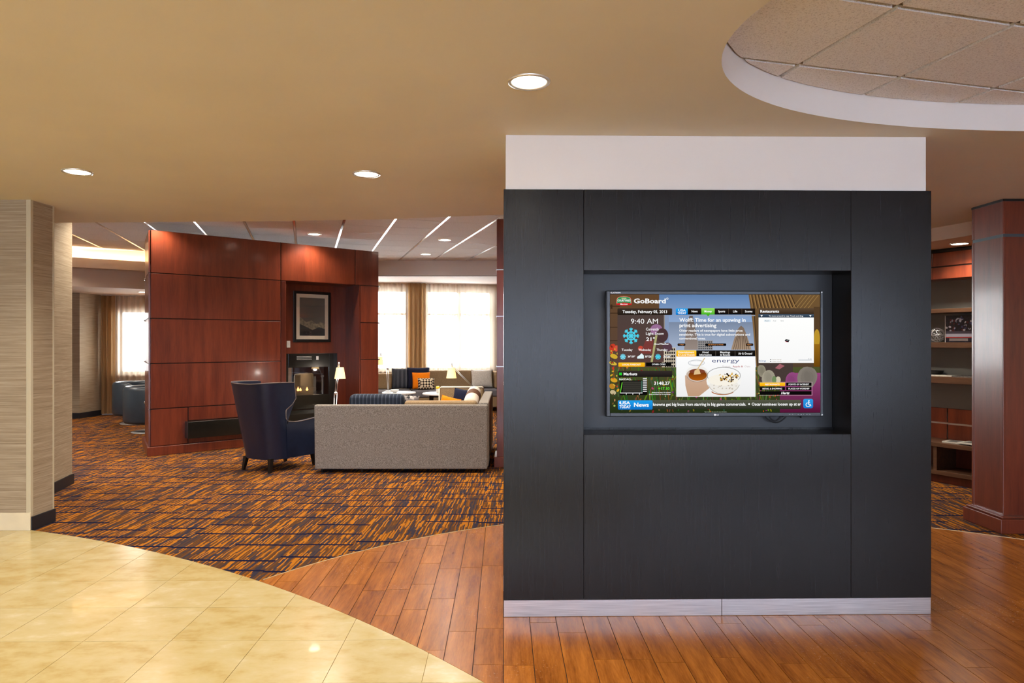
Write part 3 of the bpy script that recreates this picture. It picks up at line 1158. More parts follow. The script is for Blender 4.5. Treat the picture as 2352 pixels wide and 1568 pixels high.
# ================================================================== MEDIA WALL
KM = thing('media_wall', 'black freestanding display wall with a recessed screen niche and metal plinth', 'display wall', (-0.047, 3.898, 0), R(1.0))
KW, KT, KD = 2.45, 2.432, 0.42
NX0, NX1, NZ0, NZ1, ND = 0.455, 1.985, 1.04, 1.973, 0.225
MB().box(.01, KW - .01, ND + .005, KD, .104, KT - .005).build('core', 'niche_black', KM)
MB().box(0, NX0 - .001, 0, ND + .005, .104, KT).build('side_panel', 'black_laminate', KM, .0015, 1)
MB().box(NX1 + .001, KW, 0, ND + .005, .104, KT).build('side_panel', 'black_laminate', KM, .0015, 1)
MB().box(NX0, NX1, 0, ND + .005, NZ1, KT).build('top_panel', 'black_laminate', KM, .0015, 1)
MB().box(NX0, NX1, 0, ND + .005, .104, NZ0).build('bottom_panel', 'black_laminate', KM, .0015, 1)
MB().box(NX0, NX1, ND, ND + .006, NZ0, NZ1).build('niche_back', 'niche_black', KM)
MB().box(NX0, NX1, ND - .012, ND, NZ0, NZ0 + .012).build('niche_trim', 'black_laminate', KM)
MB().box(.012, KW - .012, .03, KD - .01, 0.007, .104).build('plinth', 'black_metal', KM)
MB().box(.0, 1.243, .004, .03, .0065, .102).build('kick_plate', 'brushed_metal', KM, .0015, 1)
MB().box(1.245, KW, .004, .03, .0065, .102).build('kick_plate', 'brushed_metal', KM, .0015, 1)
MB().box(.0, KW, KD - .01, KD - .004, .0065, .102).build('kick_plate', 'brushed_metal', KM)
MB().box(.012, KW - .025, .012, KD - .02, KT, CZ - .001).build('header', 'white_paint', KM)


# ---- flat print canvas
class Canvas:
    def __init__(s, k, u0, v1):
        s.k, s.u0, s.v1 = k, u0, v1
        s.v, s.f, s.c = [], [], []
        s.lay = 0.0

    def up(s):
        s.lay += 0.000014

    def pt(s, u, v):
        return ((u - s.u0) * s.k, -s.lay, (s.v1 - v) * s.k)

    def poly(s, pts, col, col2=None):
        """col2: colour at the lower end (vertical blend)"""
        s.up()
        b = len(s.v)
        s.v += [s.pt(*p) for p in pts]
        s.f.append(tuple(range(b, b + len(pts))))
        a0, a1 = min(p[1] for p in pts), max(p[1] for p in pts)
        cc = []
        for p in pts:
            if col2:
                t = (p[1] - a0) / max(1e-6, a1 - a0)
                cc.append(tuple(x + (y - x) * t for x, y in zip(col, col2)))
            else:
                cc.append(col)
        s.c.append(cc)

    def rect(s, u0, v0, u1, v1, col, col2=None):
        s.poly([(u0, v1), (u1, v1), (u1, v0), (u0, v0)], col, col2)

    def rrect(s, u0, v0, u1, v1, r, col, col2=None):
        pts = []
        for cx, cy, a in ((u1 - r, v0 + r, -90), (u1 - r, v1 - r, 0), (u0 + r, v1 - r, 90), (u0 + r, v0 + r, 180)):
            for q in range(4):
                t = R(a + q * 30)
                pts.append((cx + r * math.cos(t), cy + r * math.sin(t)))
        s.poly(pts[::-1], col, col2)

    def ellipse(s, u, v, a, b, col, rot=0, n=24, col2=None):
        pts = []
        for q in range(n):
            t = -2 * math.pi * q / n
            x, y = a * math.cos(t), b * math.sin(t)
            pts.append((u + x * math.cos(rot) - y * math.sin(rot), v + x * math.sin(rot) + y * math.cos(rot)))
        s.poly(pts, col, col2)

    def seg(s, a, b, w, col):
        dx, dy = b[0] - a[0], b[1] - a[1]
        L = math.hypot(dx, dy) or 1
        nx, ny = -dy / L * w / 2, dx / L * w / 2
        s.poly([(a[0] + nx, a[1] + ny), (b[0] + nx, b[1] + ny), (b[0] - nx, b[1] - ny), (a[0] - nx, a[1] - ny)], col)

    def ring(s, u, v, a, b, w, col, n=20, t0=0, t1=360):
        for q in range(n):
            p = [R(t0 + (t1 - t0) * (q + e) / n) for e in (0, 1)]
            s.lay -= 0.000014 if q else 0
            s.seg((u + a * math.cos(p[0]), v + b * math.sin(p[0])), (u + a * math.cos(p[1]), v + b * math.sin(p[1])), w, col)

    def text(s, body, u, v, h, col, width=None, bold=0.012, align='L', shear=0.0):
        """v: vertical middle of the capitals, h: cap height, all in canvas units"""
        s.up()
        cu = bpy.data.curves.new('t', 'FONT')
        cu.body = body
        cu.size = 1.0
        cu.offset = bold
        cu.shear = shear
        cu.resolution_u = 2
        o = bpy.data.objects.new('t', cu)
        COL.objects.link(o)
        dg = bpy.context.evaluated_depsgraph_get()
        me = bpy.data.meshes.new_from_object(o.evaluated_get(dg))
        bpy.data.objects.remove(o, do_unlink=True)
        bpy.data.curves.remove(cu)
        if not me.vertices:
            return
        xs = [q.co.x for q in me.vertices]
        x0, x1 = min(xs), max(xs)
        sy = h / 0.70
        sx = (width / (x1 - x0)) if width else sy
        w = (x1 - x0) * sx
        ox = u if align == 'L' else (u - w / 2 if align == 'C' else u - w)
        b = len(s.v)
        s.v += [s.pt(ox + (q.co.x - x0) * sx, v + h / 2 - q.co.y * sy) for q in me.vertices]
        for p in me.polygons:
            s.f.append(tuple(b + i for i in p.vertices))
            s.c.append([col] * len(p.vertices))
        bpy.data.meshes.remove(me)

    def build(s, name, mat, parent):
        me = bpy.data.meshes.new(name)
        me.from_pydata(s.v, [], s.f)
        at = me.color_attributes.new('Col', 'FLOAT_COLOR', 'CORNER')
        k = 0
        for poly, cc in zip(me.polygons, s.c):
            for li, c_ in zip(poly.loop_indices, cc):
                at.data[li].color = (c_[0], c_[1], c_[2], 1)
        return link(me, name, mat, parent)


S = lambda r, g, b: srgb(r, g, b)[:3]
# ---- television in the niche
TX0, TX1, TZ0, TZ1, TY = .606, 1.886, 1.129, 1.865, .130
tvt = thing('wall_television', 'flat screen television in the black niche showing a news and weather board', 'television')
tvt.matrix_world = T(-0.047, 3.898, 0, R(1.0)) @ T(TX0, TY, TZ0)
TW, TH = TX1 - TX0, TZ1 - TZ0
K = .002582
BL, BB = .0196, .0208
SW, SH = 482.1 * K, 269.6 * K
mb = MB().box(0, BL, 0, .02, 0, TH).box(BL + SW, TW, 0, .02, 0, TH).box(BL, BL + SW, 0, .02, 0, BB).box(BL, BL + SW, 0, .02, BB + SH, TH)
bez = mb.build('bezel', 'tv_plastic', tvt, .002, 1)
MB().box(-.004, TW + .004, .015, .05, -.004, TH + .004).build('housing', 'tv_shell', tvt, .006)
MB().box(.4, .86, .05, ND - TY, .15, .6).build('wall_mount', 'tv_shell', tvt)
scr = MB().box(BL, BL + SW, .008, .014, BB, BB + SH).build('screen', 'screen_black', tvt)
C = Canvas(K, 1401.4, 946.6)
WHT, BLK, DKB = S(250, 250, 250), S(12, 10, 10), S(44, 34, 28)
rf_ = random.Random(11)
# backdrop: skyline between two old buildings, spring flowers below
C.rect(1401.4, 677, 1883.5, 946.6, S(40, 46, 30))
C.rect(1500, 677, 1745, 740, S(92, 126, 172), S(140, 166, 204))
C.rect(1500, 740, 1745, 850, S(122, 136, 160), S(184, 200, 226))
C.poly([(1401.4, 677), (1514, 677), (1514, 730), (1526, 850), (1401.4, 850)][::-1], S(98, 70, 44), S(84, 66, 58))
for v in (703, 719, 751, 782):
    C.rect(1401.4, v, 1424, v + 1.4, S(48, 32, 20))
C.rect(1403, 700, 1407, 710, S(60, 42, 26))
C.rect(1512, 724, 1527, 800, S(142, 138, 136))
C.rect(1527, 724, 1536, 800, S(132, 150, 182))
# centre towers
C.poly([(1571, 803), (1575, 765), (1580, 735), (1584, 724), (1591, 726), (1596, 750), (1602, 780), (1602, 803)][::-1], S(96, 82, 78), S(150, 136, 128))
C.rect(1602, 782, 1637, 803, S(150, 146, 144))
for q in range(4):
    for w in range(7):
        C.rect(1604 + w * 4.7, 784 + q * 5, 1607 + w * 4.7, 787 + q * 5, S(66, 68, 76))
C.poly([(1679, 803), (1684, 785), (1692, 760), (1697, 753), (1702, 748), (1708, 753), (1713, 765), (1720, 785), (1726, 803)][::-1], S(120, 102, 90), S(166, 142, 118))
for q in range(8):
    C.seg((1684 + q * 5.2, 803), (1694 + q * 2.6, 768), 1.2, S(92, 74, 62))
# pale slab building with dark windows
C.rect(1520, 798, 1552, 846, S(206, 192, 170))
for q in range(6):
    for w in range(5):
        C.rect(1527 + w * 5, 800 + q * 7.5, 1530.4 + w * 5, 805 + q * 7.5, S(30, 28, 30))
# right building with carved ribs
C.poly([(1719, 677), (1883.5, 677), (1883.5, 860), (1741, 860), (1731, 760)][::-1], S(112, 84, 50), S(78, 62, 48))
for q in range(13):
    C.seg((1723 + q * 7.5, 677), (1729 + q * 8.2, 709), 2.0, S(156, 118, 70))
    C.seg((1726.5 + q * 7.5, 677), (1732 + q * 8.2, 709), 1.6, S(58, 40, 24))
for q in range(5):
    C.seg((1820 + q * 9, 708), (1844 + q * 9, 678), 1.4, S(150, 118, 70))
C.seg((1727, 700), (1739, 850), 4, S(128, 98, 62))
C.seg((1732, 720), (1740, 850), 2, S(64, 48, 34))
C.rect(1869, 705, 1883.5, 760, S(84, 62, 40))
C.ellipse(1876.4, 778, 7, 22, S(186, 146, 44))
C.rect(1869, 790, 1883.5, 842, S(150, 104, 24), S(104, 66, 12))


def bloom(u, v, a, b, rgb):
    for q in range(7):
        f = 1.08 - .09 * q
        C.ellipse(u + rf_.uniform(-.22, .22) * a, v + rf_.uniform(-.1, .16) * b, a * (1 - .11 * q), b * (1 - .09 * q), S(*[min(255, c_ * (f * .8 + .035 * q * 1.6)) for c_ in rgb]), rf_.uniform(-.3, .3), 16)


# flower bed
C.rect(1401.4, 843, 1883.5, 946.6, S(76, 82, 44), S(34, 46, 22))
for q in range(260):
    u = rf_.uniform(1404, 1800)
    v = rf_.uniform(850, 946)
    C.seg((u, v), (u + rf_.uniform(-8, 8), max(843, v - rf_.uniform(12, 34))), rf_.uniform(.8, 3), S(rf_.randint(30, 130), rf_.randint(50, 140), rf_.randint(20, 70)))
for q in range(150):
    u, v = rf_.uniform(1402, 1800), rf_.uniform(838, 944)
    col = rf_.choice([S(196, 44, 34), S(226, 96, 30), S(226, 170, 40), S(186, 70, 130), S(206, 196, 120), S(150, 120, 50)])
    C.ellipse(u, v, rf_.uniform(.8, 3), rf_.uniform(1, 4), tuple(x * rf_.uniform(.25, .9) for x in col), rf_.uniform(-.8, .8), 8)
C.rect(1790, 856, 1883.5, 946.6, S(146, 66, 118), S(84, 18, 52))
C.rect(1742, 834, 1820, 876, S(70, 58, 54))
C.poly([(1779, 845), (1790, 835), (1801, 840), (1789, 848)], S(160, 96, 104))
bloom(1748, 850, 9, 14, (168, 160, 138))
bloom(1764, 866, 14, 18, (186, 178, 156))
C.ellipse(1786, 872, 6, 8, S(206, 196, 170))
C.ellipse(1777, 872, 5, 9, S(112, 138, 92))
bloom(1818, 872, 16, 19, (170, 84, 146))
bloom(1855, 864, 22, 26, (150, 141, 130))
for (u, v, a, b, col) in ((1407, 798, 7, 9, S(196, 60, 40)), (1416, 800, 6, 7, S(206, 84, 60)), (1410, 818, 9, 5, S(206, 170, 50)),
                          (1408, 834, 9, 4, S(214, 180, 60)), (1410, 872, 8, 5, S(214, 160, 40)), (1406, 886, 7, 6, S(186, 128, 36)), (1408, 900, 7, 5, S(196, 180, 140))):
    C.ellipse(u, v, a, b, col, .3)
for q in range(26):
    C.ellipse(rf_.uniform(1402, 1420), rf_.uniform(790, 910), rf_.uniform(1.5, 4.5), rf_.uniform(1, 3.5), rf_.choice([S(196, 60, 40), S(206, 160, 40), S(120, 40, 26), S(70, 52, 30), S(214, 180, 60), S(60, 70, 34)]), rf_.uniform(-1, 1), 8)
# left column panel
C.rect(1418, 724, 1524, 831, S(78, 64, 60), S(88, 62, 58))
C.ellipse(1507, 757, 14, 12, S(150, 106, 146))
C.ellipse(1520, 770, 14, 16, S(74, 52, 54))
C.ellipse(1532, 797, 11, 10, S(86, 60, 72))
C.seg((1507, 770), (1496, 831), 5, S(168, 166, 112))
C.ellipse(1471, 800, 6, 6, S(196, 70, 52))
C.poly([(1470, 812), (1482, 782), (1500, 780), (1498, 812)], S(120, 58, 54))
C.rrect(1418, 709, 1543, 724, 2, S(58, 46, 38), S(34, 26, 20))
C.text('Tuesday, February 05, 2013', 1480.5, 716.3, 6.6, WHT, 102, .02, 'C')
C.text('9:40 AM', 1448.5, 738, 11.5, WHT, 62, .0)


def flake(u, v, r, w, col):
    for q in range(8):
        a = q * math.pi / 4
        c_, s_ = math.cos(a), math.sin(a)
        C.seg((u, v), (u + r * c_, v + r * s_), w, col)
        for sg in (-1, 1):
            b_ = a + sg * .75
            C.seg((u + r * .68 * c_, v + r * .68 * s_), (u + r * .68 * c_ + r * .3 * math.cos(b_), v + r * .68 * s_ + r * .3 * math.sin(b_)), w, col)
    C.ring(u, v, r * .5, r * .5, w, col, 16)


CY = S(78, 208, 232)
flake(1449, 771.5, 18.5, 2.6, CY)
C.text('Currently', 1483, 756, 6, WHT, 30, .012)
C.text('Light Snow', 1483, 766, 6, WHT, 41, .012)
C.text('21\u00b0', 1483.5, 779, 8, WHT, 20, .02)
C.text('AccuWeather', 1501, 789.8, 3.4, WHT, 35, .03, shear=.2)
for u, s_ in ((1440, 'Tuesday'), (1480.5, 'Wednesday'), (1520, 'Thursday')):
    C.text(s_, u, 803, 5, WHT, 25 if s_ != 'Wednesday' else 29, .012, 'C')
flake(1430.5, 819, 6.6, 1.5, S(120, 214, 236))
flake(1510.5, 819, 6.6, 1.5, CY)
C.poly([(1463, 823), (1478, 823), (1478, 816), (1473, 811), (1469, 815), (1463, 819)], S(224, 244, 248))
for u, s_ in ((1450, '34\u00b0/19\u00b0'), (1489, '30\u00b0/26\u00b0'), (1531, '29\u00b0/20\u00b0')):
    C.text(s_, u, 818.5, 4.2, WHT, 17, .03, 'C')
C.rrect(1420, 832, 1480.5, 841.5, 1.5, S(250, 196, 40), S(244, 170, 10))
C.text('LOCAL FORECAST', 1450, 836.8, 3.4, WHT, 42, .02, 'C')
C.rect(1483, 832, 1541, 840.5, BLK)
C.text('OTHER CITIES', 1512, 836.2, 3.4, WHT, 31, .02, 'C')
C.rect(1420, 851, 1543, 865, S(52, 44, 42), S(26, 22, 20))
C.rect(1422, 855, 1428, 861, S(40, 206, 50))
C.text('Markets', 1432, 858, 6, WHT, 31, .025)
C.text('NASDAQ', 1422, 870, 4, WHT, 26, .015)
C.rect(1423, 873, 1486, 906, BLK)
C.rect(1430, 875, 1474, 899, S(56, 54, 48))
for q in range(5):
    C.rect(1430, 879 + q * 4.4, 1474, 879.7 + q * 4.4, S(26, 26, 24))
C.rect(1472.5, 874, 1474.5, 900, S(66, 110, 92))
for q in range(8):
    C.rect(1476, 867 + q * 4.2, 1485, 869.4 + q * 4.2, S(226, 226, 226))
C.seg((1428.6, 877), (1424.5, 901), 1.6, S(112, 226, 60))
C.rect(1424, 900.5, 1475, 902, WHT)
for u in (1438, 1453, 1468):
    C.seg((u, 901), (u, 905), 1.2, WHT)
C.text('3148.27', 1537.5, 879, 7.2, WHT, 36, .02, 'R')
C.text('+17.10', 1536.5, 891, 6.2, S(96, 232, 60), 25.5, .02, 'R')
C.text('Delayed at least 15 minutes', 1539, 900.2, 2.0, WHT, 42, .02, 'R')
C.text('Data provided by the exchange', 1539, 904.2, 2.0, WHT, 49, .02, 'R')
# ticker
C.rrect(1418, 917.5, 1838, 938.5, 3, S(84, 86, 70), S(40, 44, 34))
C.rrect(1419, 918, 1498, 939, 2.5, S(30, 160, 236), S(14, 110, 196))
C.text('USA', 1424, 923.6, 6.6, WHT, 23, .03)
C.text('TODAY', 1422.5, 932.4, 6.6, WHT, 26, .03)
C.ellipse(1424, 923.4, 1.9, 2.8, WHT)
C.text('News', 1455.5, 928, 9.2, WHT, 34, .03)
C.text('knowns get big buzz from starring in big game commercials.', 1499, 927, 6.4, WHT, 213, .022)
C.ellipse(1719, 927, 2.0, 2.0, WHT)
C.text('Oscar nominees loosen up at ar', 1725, 927, 6.4, WHT, 113, .022)
C.rrect(1843.5, 915, 1866, 936.5, 4, S(46, 156, 226), S(20, 124, 206))
C.ellipse(1856.5, 919.6, 1.6, 1.6, WHT)
C.seg((1856, 921), (1854.8, 927.5), 1.8, WHT)
C.seg((1854.8, 927.5), (1859.6, 927.5), 1.6, WHT)
C.seg((1859.6, 927.5), (1861.3, 932), 1.6, WHT)
C.seg((1855.6, 923.6), (1859, 923.8), 1.4, WHT)
C.ring(1854.2, 928.6, 4.6, 4.6, 1.5, WHT, 14, 20, 260)
# story panel
C.rect(1551, 724, 1733, 726, S(150, 160, 178))
C.rrect(1551, 709, 1578.5, 724, 2, S(40, 166, 240), S(16, 112, 196))
C.text('USA', 1557, 713.4, 4.6, WHT, 17, .03)
C.text('TODAY', 1555, 719.6, 4.6, WHT, 20, .03)
C.rect(1578.5, 709, 1733, 723, S(38, 28, 22), S(12, 10, 10))
C.rect(1609.5, 708, 1640, 723, S(150, 222, 100), S(62, 176, 24))
C.poly([(1621, 723), (1629, 723), (1625, 727)][::-1], S(62, 176, 24))
for u, s_, w in ((1594, 'News', 14), (1625, 'Money', 17), (1656, 'Sports', 16), (1687, 'Life', 10), (1718, 'Scores', 17)):
    C.text(s_, u, 715.5, 4.8, WHT, w, .02, 'C')
for u in (1671.5, 1702):
    C.rect(u, 710, u + .7, 722, S(92, 76, 60))
C.text('Wolff: Time for an upswing in', 1559, 735, 8.2, WHT, 152, .022)
C.text('print advertising', 1559.5, 747.3, 8.2, WHT, 84.5, .022)
C.text('Older readers of newspapers have little price', 1559, 759.3, 5.2, WHT, 145, .016)
C.text('sensitivity. This is true for digital subscriptions and', 1559, 768.2, 5.2, WHT, 162, .016)
C.text('conventional ones.', 1559, 777, 5.2, WHT, 60, .016)
for a, b, s_ in ((1555, 1573, '< PREV'), (1618.5, 1666.5, 'SEE ARTICLE TO PHONE'), (1711.5, 1728.5, 'NEXT >')):
    C.rrect(a, 788.6, b, 794.2, 1.8, BLK)
    C.text(s_, (a + b) / 2, 791.4, 2.5, S(240, 156, 90), (b - a) * .72, .01, 'C')
# hotel panel
C.rrect(1552, 804.5, 1598, 819, 2, S(252, 204, 50), S(246, 172, 10))
C.text('Entertainment', 1575, 808.6, 4.2, WHT, 36, .015, 'C')
C.text('& Local Events', 1575, 814.6, 4.2, WHT, 38, .015, 'C')
C.rect(1598, 804.5, 1733, 818, S(30, 26, 22), S(6, 6, 6))
for u, a, b, w in ((1619, 'Hotel', 'Information', 28), (1664, 'Meetings', '& Events', 23)):
    C.text(a, u, 808.6, 4.2, WHT, w * (.5 if a == 'Hotel' else 1), .018, 'C')
    C.text(b, u, 814.6, 4.2, WHT, w, .018, 'C')
C.text('Air & Ground', 1710, 811.5, 4.8, WHT, 32, .018, 'C')
for u in (1642, 1686.5):
    C.rect(u, 806, u + .7, 817, S(110, 100, 92))
C.rect(1552, 818.5, 1733.5, 910, S(252, 252, 252), S(236, 236, 236))
C.text('energy', 1633.5, 827.5, 8.6, S(66, 76, 122), 63, .0)
C.text('Yogurt,', 1657, 841, 4, S(196, 178, 180), 20, .0)
C.text('Apple &', 1681, 841, 4, S(186, 100, 100), 24, .012)
C.text('Oats', 1708.5, 841, 4, S(196, 176, 176), 13, .0)
C.poly([(1572, 862), (1578, 858), (1612, 862), (1632, 872), (1636, 884), (1604, 909), (1579, 909), (1573, 885)][::-1], S(206, 172, 148), S(190, 152, 122))
C.ellipse(1600, 857, 26, 18, S(240, 238, 234))
C.ring(1598, 833, 18.5, 6.5, 1.4, S(192, 196, 200))
C.ring(1598, 833, 15, 4.6, .9, S(214, 216, 220))
C.ellipse(1600, 860, 25, 14, S(196, 178, 164))
C.ellipse(1601, 861, 21, 12.5, S(84, 26, 14), col2=S(176, 92, 14))
C.ellipse(1600, 852, 18, 5, S(128, 66, 44))
C.ring(1600, 861, 24, 15, 1.0, S(150, 130, 116), 18, 10, 170)
C.seg((1617, 822), (1600, 848), 2.2, S(214, 186, 140))
C.poly([(1594, 850), (1604, 846), (1608, 858), (1592, 860)], S(222, 190, 140))
C.ellipse(1661, 874, 40, 27, S(244, 243, 240))
C.ring(1661, 862, 38, 19, 1.3, S(150, 150, 148), 26)
C.ellipse(1661, 886, 34, 18, S(236, 232, 224))
C.ellipse(1659, 872, 35, 13, S(246, 240, 226))
for q in range(46):
    a = rf_.uniform(0, 6.28)
    rr_ = rf_.uniform(0, 1) ** .5
    C.ellipse(1671 + 24 * rr_ * math.cos(a), 866 + 10.5 * rr_ * math.sin(a), rf_.uniform(1.4, 3.2), rf_.uniform(1.0, 2.2),
              rf_.choice([S(60, 36, 14), S(128, 84, 36), S(222, 196, 140), S(40, 26, 14), S(214, 168, 70)]), rf_.uniform(-1, 1), 8)
for q in range(16):
    C.ellipse(1661 + rf_.uniform(-28, 28), 888 + rf_.uniform(-6, 5), rf_.uniform(1.2, 2.6), 1.2, S(196, 186, 172), rf_.uniform(-1, 1), 8)
C.ring(1658, 896, 26, 9, 2.2, S(176, 106, 60), 16, 20, 165)
C.ring(1661, 872, 38, 32, 1.0, S(170, 166, 160), 20, 20, 160)
# map panel
C.rect(1741, 708, 1867.5, 722, S(92, 72, 52), S(56, 40, 28))
C.text('Restaurants', 1744.5, 715.3, 6, WHT, 43, .03)
C.rect(1740, 722, 1867.5, 729.5, S(64, 84, 104), S(44, 56, 72))
C.text('To move around in map: Touch and drag', 1803.5, 726, 2.8, WHT, 79, .02, 'C')
for u in (1747.5, 1859.5):
    C.poly([(u - 2.6, 724), (u + 2.6, 724), (u, 728.4)][::-1], WHT)
C.rect(1740.5, 729.5, 1867.5, 833, S(254, 254, 252), S(246, 246, 246))
C.rect(1753, 734.5, 1768, 739.5, S(226, 236, 242))
for u, s_ in ((1759.5, 'Road'), (1777, 'Aerial'), (1794.5, 'Hybrid')):
    C.text(s_, u, 737, 2.6, S(110, 120, 130), 7, .0, 'C')
C.poly([(1800, 783), (1803, 779), (1812, 780.5), (1809, 786)][::-1], S(22, 22, 24))
C.seg((1802, 784.5), (1807, 785.5), 1.0, S(200, 70, 90))
C.seg((1804.5, 781.5), (1809, 782.3), .9, S(190, 196, 196))
C.text('bing', 1742, 828, 4, S(74, 110, 170), 15, .0)
for v, s_ in ((825.3, 'Show nearby'), (829.8, 'Clear results')):
    C.text(s_, 1772, v, 2.6, S(156, 140, 110), 21, .0)
    C.rect(1767, v - 1, 1769.4, v + 1, S(80, 80, 80))
C.rect(1832, 826.3, 1863, 827.2, S(130, 146, 160))
C.text('2 mi', 1862, 823.8, 2.6, S(90, 100, 116), 8, .0, 'R')
# category buttons
C.rect(1742, 876.8, 1864, 877.6, S(196, 170, 176))
C.rect(1863, 877, 1863.9, 907, S(206, 170, 186))
C.rect(1742, 906.6, 1864, 907.4, S(206, 180, 186))
C.rect(1743, 878, 1801.5, 886, S(252, 200, 40), S(246, 168, 8))
C.text('RESTAURANTS', 1772, 882, 3.4, WHT, 33, .02, 'C')
for a, b, v, s_, w in ((1804, 1862, 878, 'POINTS OF INTEREST', 47), (1743, 1801, 888, 'RETAIL & SHOPPING', 45), (1804, 1862, 888, 'PLACES OF WORSHIP', 48)):
    C.rect(a, v, b, v + 7.4, BLK)
    C.text(s_, (a + b) / 2, v + 3.8, 3.4, WHT, w, .02, 'C')
C.rect(1743, 897.5, 1862, 905.6, BLK)
C.text('Hertz', 1802, 901.6, 5.4, WHT, 20, .03, 'C', shear=.3)
# hotel emblem and title
pts = [(1415.5, 688), (1418, 684), (1425, 681.6), (1432.5, 681), (1440, 681.6), (1447, 684), (1449.5, 688), (1450, 701), (1441, 701.5), (1432.5, 703.2), (1424, 701.5), (1415, 701)]
C.poly(pts[::-1], S(206, 62, 44))
C.poly([(1432.5 + (u - 1432.5) * .93, 691.5 + (v - 691.5) * .90) for u, v in pts][::-1], S(232, 236, 214))
C.poly([(1432.5 + (u - 1432.5) * .89, 690.6 + (v - 691.5) * .78) for u, v in pts][::-1], S(52, 140, 86))
C.poly([(1416, 698), (1432.5, 695.6), (1449.5, 698), (1449.8, 701), (1432.5, 703), (1415.3, 701)][::-1], S(206, 28, 36))
C.rect(1427, 685.2, 1438, 686.8, S(226, 220, 160))
C.text('COURTYARD', 1432.5, 691.2, 4.4, WHT, 29, .03, 'C')
C.text('Marriott', 1432.5, 699.4, 3.2, WHT, 17, .02, 'C', shear=.2)
C.text('GoBoard', 1455, 692, 10.4, WHT, 73, .03)
C.text('\u00ae', 1531.5, 687, 4.2, WHT, 5, .03, 'C')
C.text('Tap an item on the screen for more information', 1642, 944.4, 1.8, S(210, 220, 200), 51, .01, 'C')
o = C.build('screen_picture', 'screen_picture', scr)
o.location = (BL, .0078, BB)
# marks on the bezel


def mark(name, draw):
    cb = Canvas(K, 1401.4, 946.6)
    draw(cb)
    ob = cb.build(name, 'printed', bez)
    ob.location = (BL, -.0004, BB)


mark('model_lettering', lambda c: c.text('FLATRON', 1402, 673.3, 2.6, S(226, 226, 226), 23, .03))
mark('maker_emblem', lambda c: c.ellipse(1641, 951.3, 2.3, 2.3, S(230, 230, 230)))
mark('maker_lettering', lambda c: c.text('LG', 1644.5, 951.3, 2.8, S(230, 230, 230), 5, .02))
for q in range(8):
    mark('button_mark', lambda c: c.rect(1811 + q * 6.6, 950.2, 1811 + q * 6.6 + (3.4 if q not in (2, 5) else 1.2), 951.4, S(150, 152, 158)))
mark('corner_mark', lambda c: c.ellipse(1886.5, 671.6, 1.6, 1.6, S(236, 236, 236)))
mark('corner_mark', lambda c: c.poly([(1884, 952.6), (1889, 950), (1889, 953)], S(240, 240, 240)))
# cables and connector boxes below the set
KMm = T(-0.047, 3.898, 0, R(1.0))


def kthing(name, label, cat, mb, mat, **kw):
    o = mb.build(name, mat, None, **kw)
    o.matrix_world = KMm
    return tag(o, label, cat)


for k_, (xa, xb, dz, lb_) in enumerate(((1.555, 1.70, .05, 'thin black cable looping below the television, outer of two'), (1.575, 1.66, .042, 'thin black cable looping below the television, inner of two'))):
    pts = []
    for q in range(13):
        f = q / 12
        pts.append((xa + (xb - xa) * f, .185 - .01 * k_, 1.135 - dz * math.sin(math.pi * f) ** .8 + (.004 * k_)))
    kthing('power_cable', lb_, 'cable', MB().tube(pts, .0042, 6), 'cable_rubber', smooth=True)
kthing('connector_box', 'small black connector plate below the television, next to the cables', 'connector', MB().box(1.665, 1.752, .170, .19, 1.119, 1.1285), 'tv_shell')
kthing('connector_box', 'small black connector plate below the right corner of the television', 'connector', MB().box(1.775, 1.86, .170, .19, 1.113, 1.1285), 'tv_shell')

# ================================================================== FIREPLACE, HEARTH, PICTURE
fp = thing('gas_fireplace', 'black glass fronted see-through fireplace in the wood panelled recess', 'fireplace')
fp.matrix_world = FM
mb = MB().box(2.05, 2.16, .47, .50, .45, 1.37).box(2.88, 3.03, .47, .50, .45, 1.37).box(2.16, 2.88, .47, .50, 1.14, 1.37).box(2.16, 2.88, .47, .50, .45, .68)
MB_s = mb.build('surround', 'granite', fp, .003)
MB().box(2.17, 2.87, .462, .47, 1.25, 1.345).build('control_panel', 'screen_black', fp)
for q in range(3):
    MB().box(2.30, 2.56, .458, .462, 1.268 + q * .022, 1.278 + q * .022).build('vent_slot', 'aluminium', fp)
MB().box(2.64, 2.68, .457, .462, 1.262, 1.322).build('switch', 'white_plastic', fp)
mb = MB().box(2.06, 2.16, .5, 1.17, .46, 1.36).box(2.88, 3.02, .5, 1.17, .46, 1.36).box(2.16, 2.88, .5, 1.17, 1.16, 1.36).box(2.16, 2.88, .5, 1.17, .46, .66)
mb.box(2.52, 2.88, 1.12, 1.17, .66, 1.16)
MB().box(2.16, 2.88, .485, .49, .68, 1.14).build('glass_door', 'fire_glass', fp)
mb.build('firebox', 'firebox', fp)
for q, (x, y, l, a) in enumerate(((2.30, .80, .30, .3), (2.52, .74, .36, -.35), (2.66, .86, .30, .2), (2.45, .88, .34, .05))):
    MB().tube([(x - l / 2, y - a * .1, .70 + .02 * q), (x, y, .715 + .02 * q), (x + l / 2, y + a * .1, .70 + .02 * q)], .042, 9).build('log', 'fire_log', fp, smooth=True)
for x, y, h in ((2.24, .72, .20), (2.42, .68, .07), (2.58, .68, .06), (2.47, .70, .05)):
    MB().lathe([(.002, .74 + h), (.016, .74 + h * .45), (.022, .74 + h * .2), (.01, .74)], 8, T(x, y, 0)).build('flame', 'flame', fp, smooth=True)
he = MB().box(.44, 3.5, -.154, -.021, .21, .445).box(1.926, 3.189, -.03, .469, .212, .443)
he = tag(he.build('hearth_slab', 'granite', None, .004), 'black stone hearth ledge running along the foot of the wood panelled wall', 'hearth')
he.matrix_world = FM
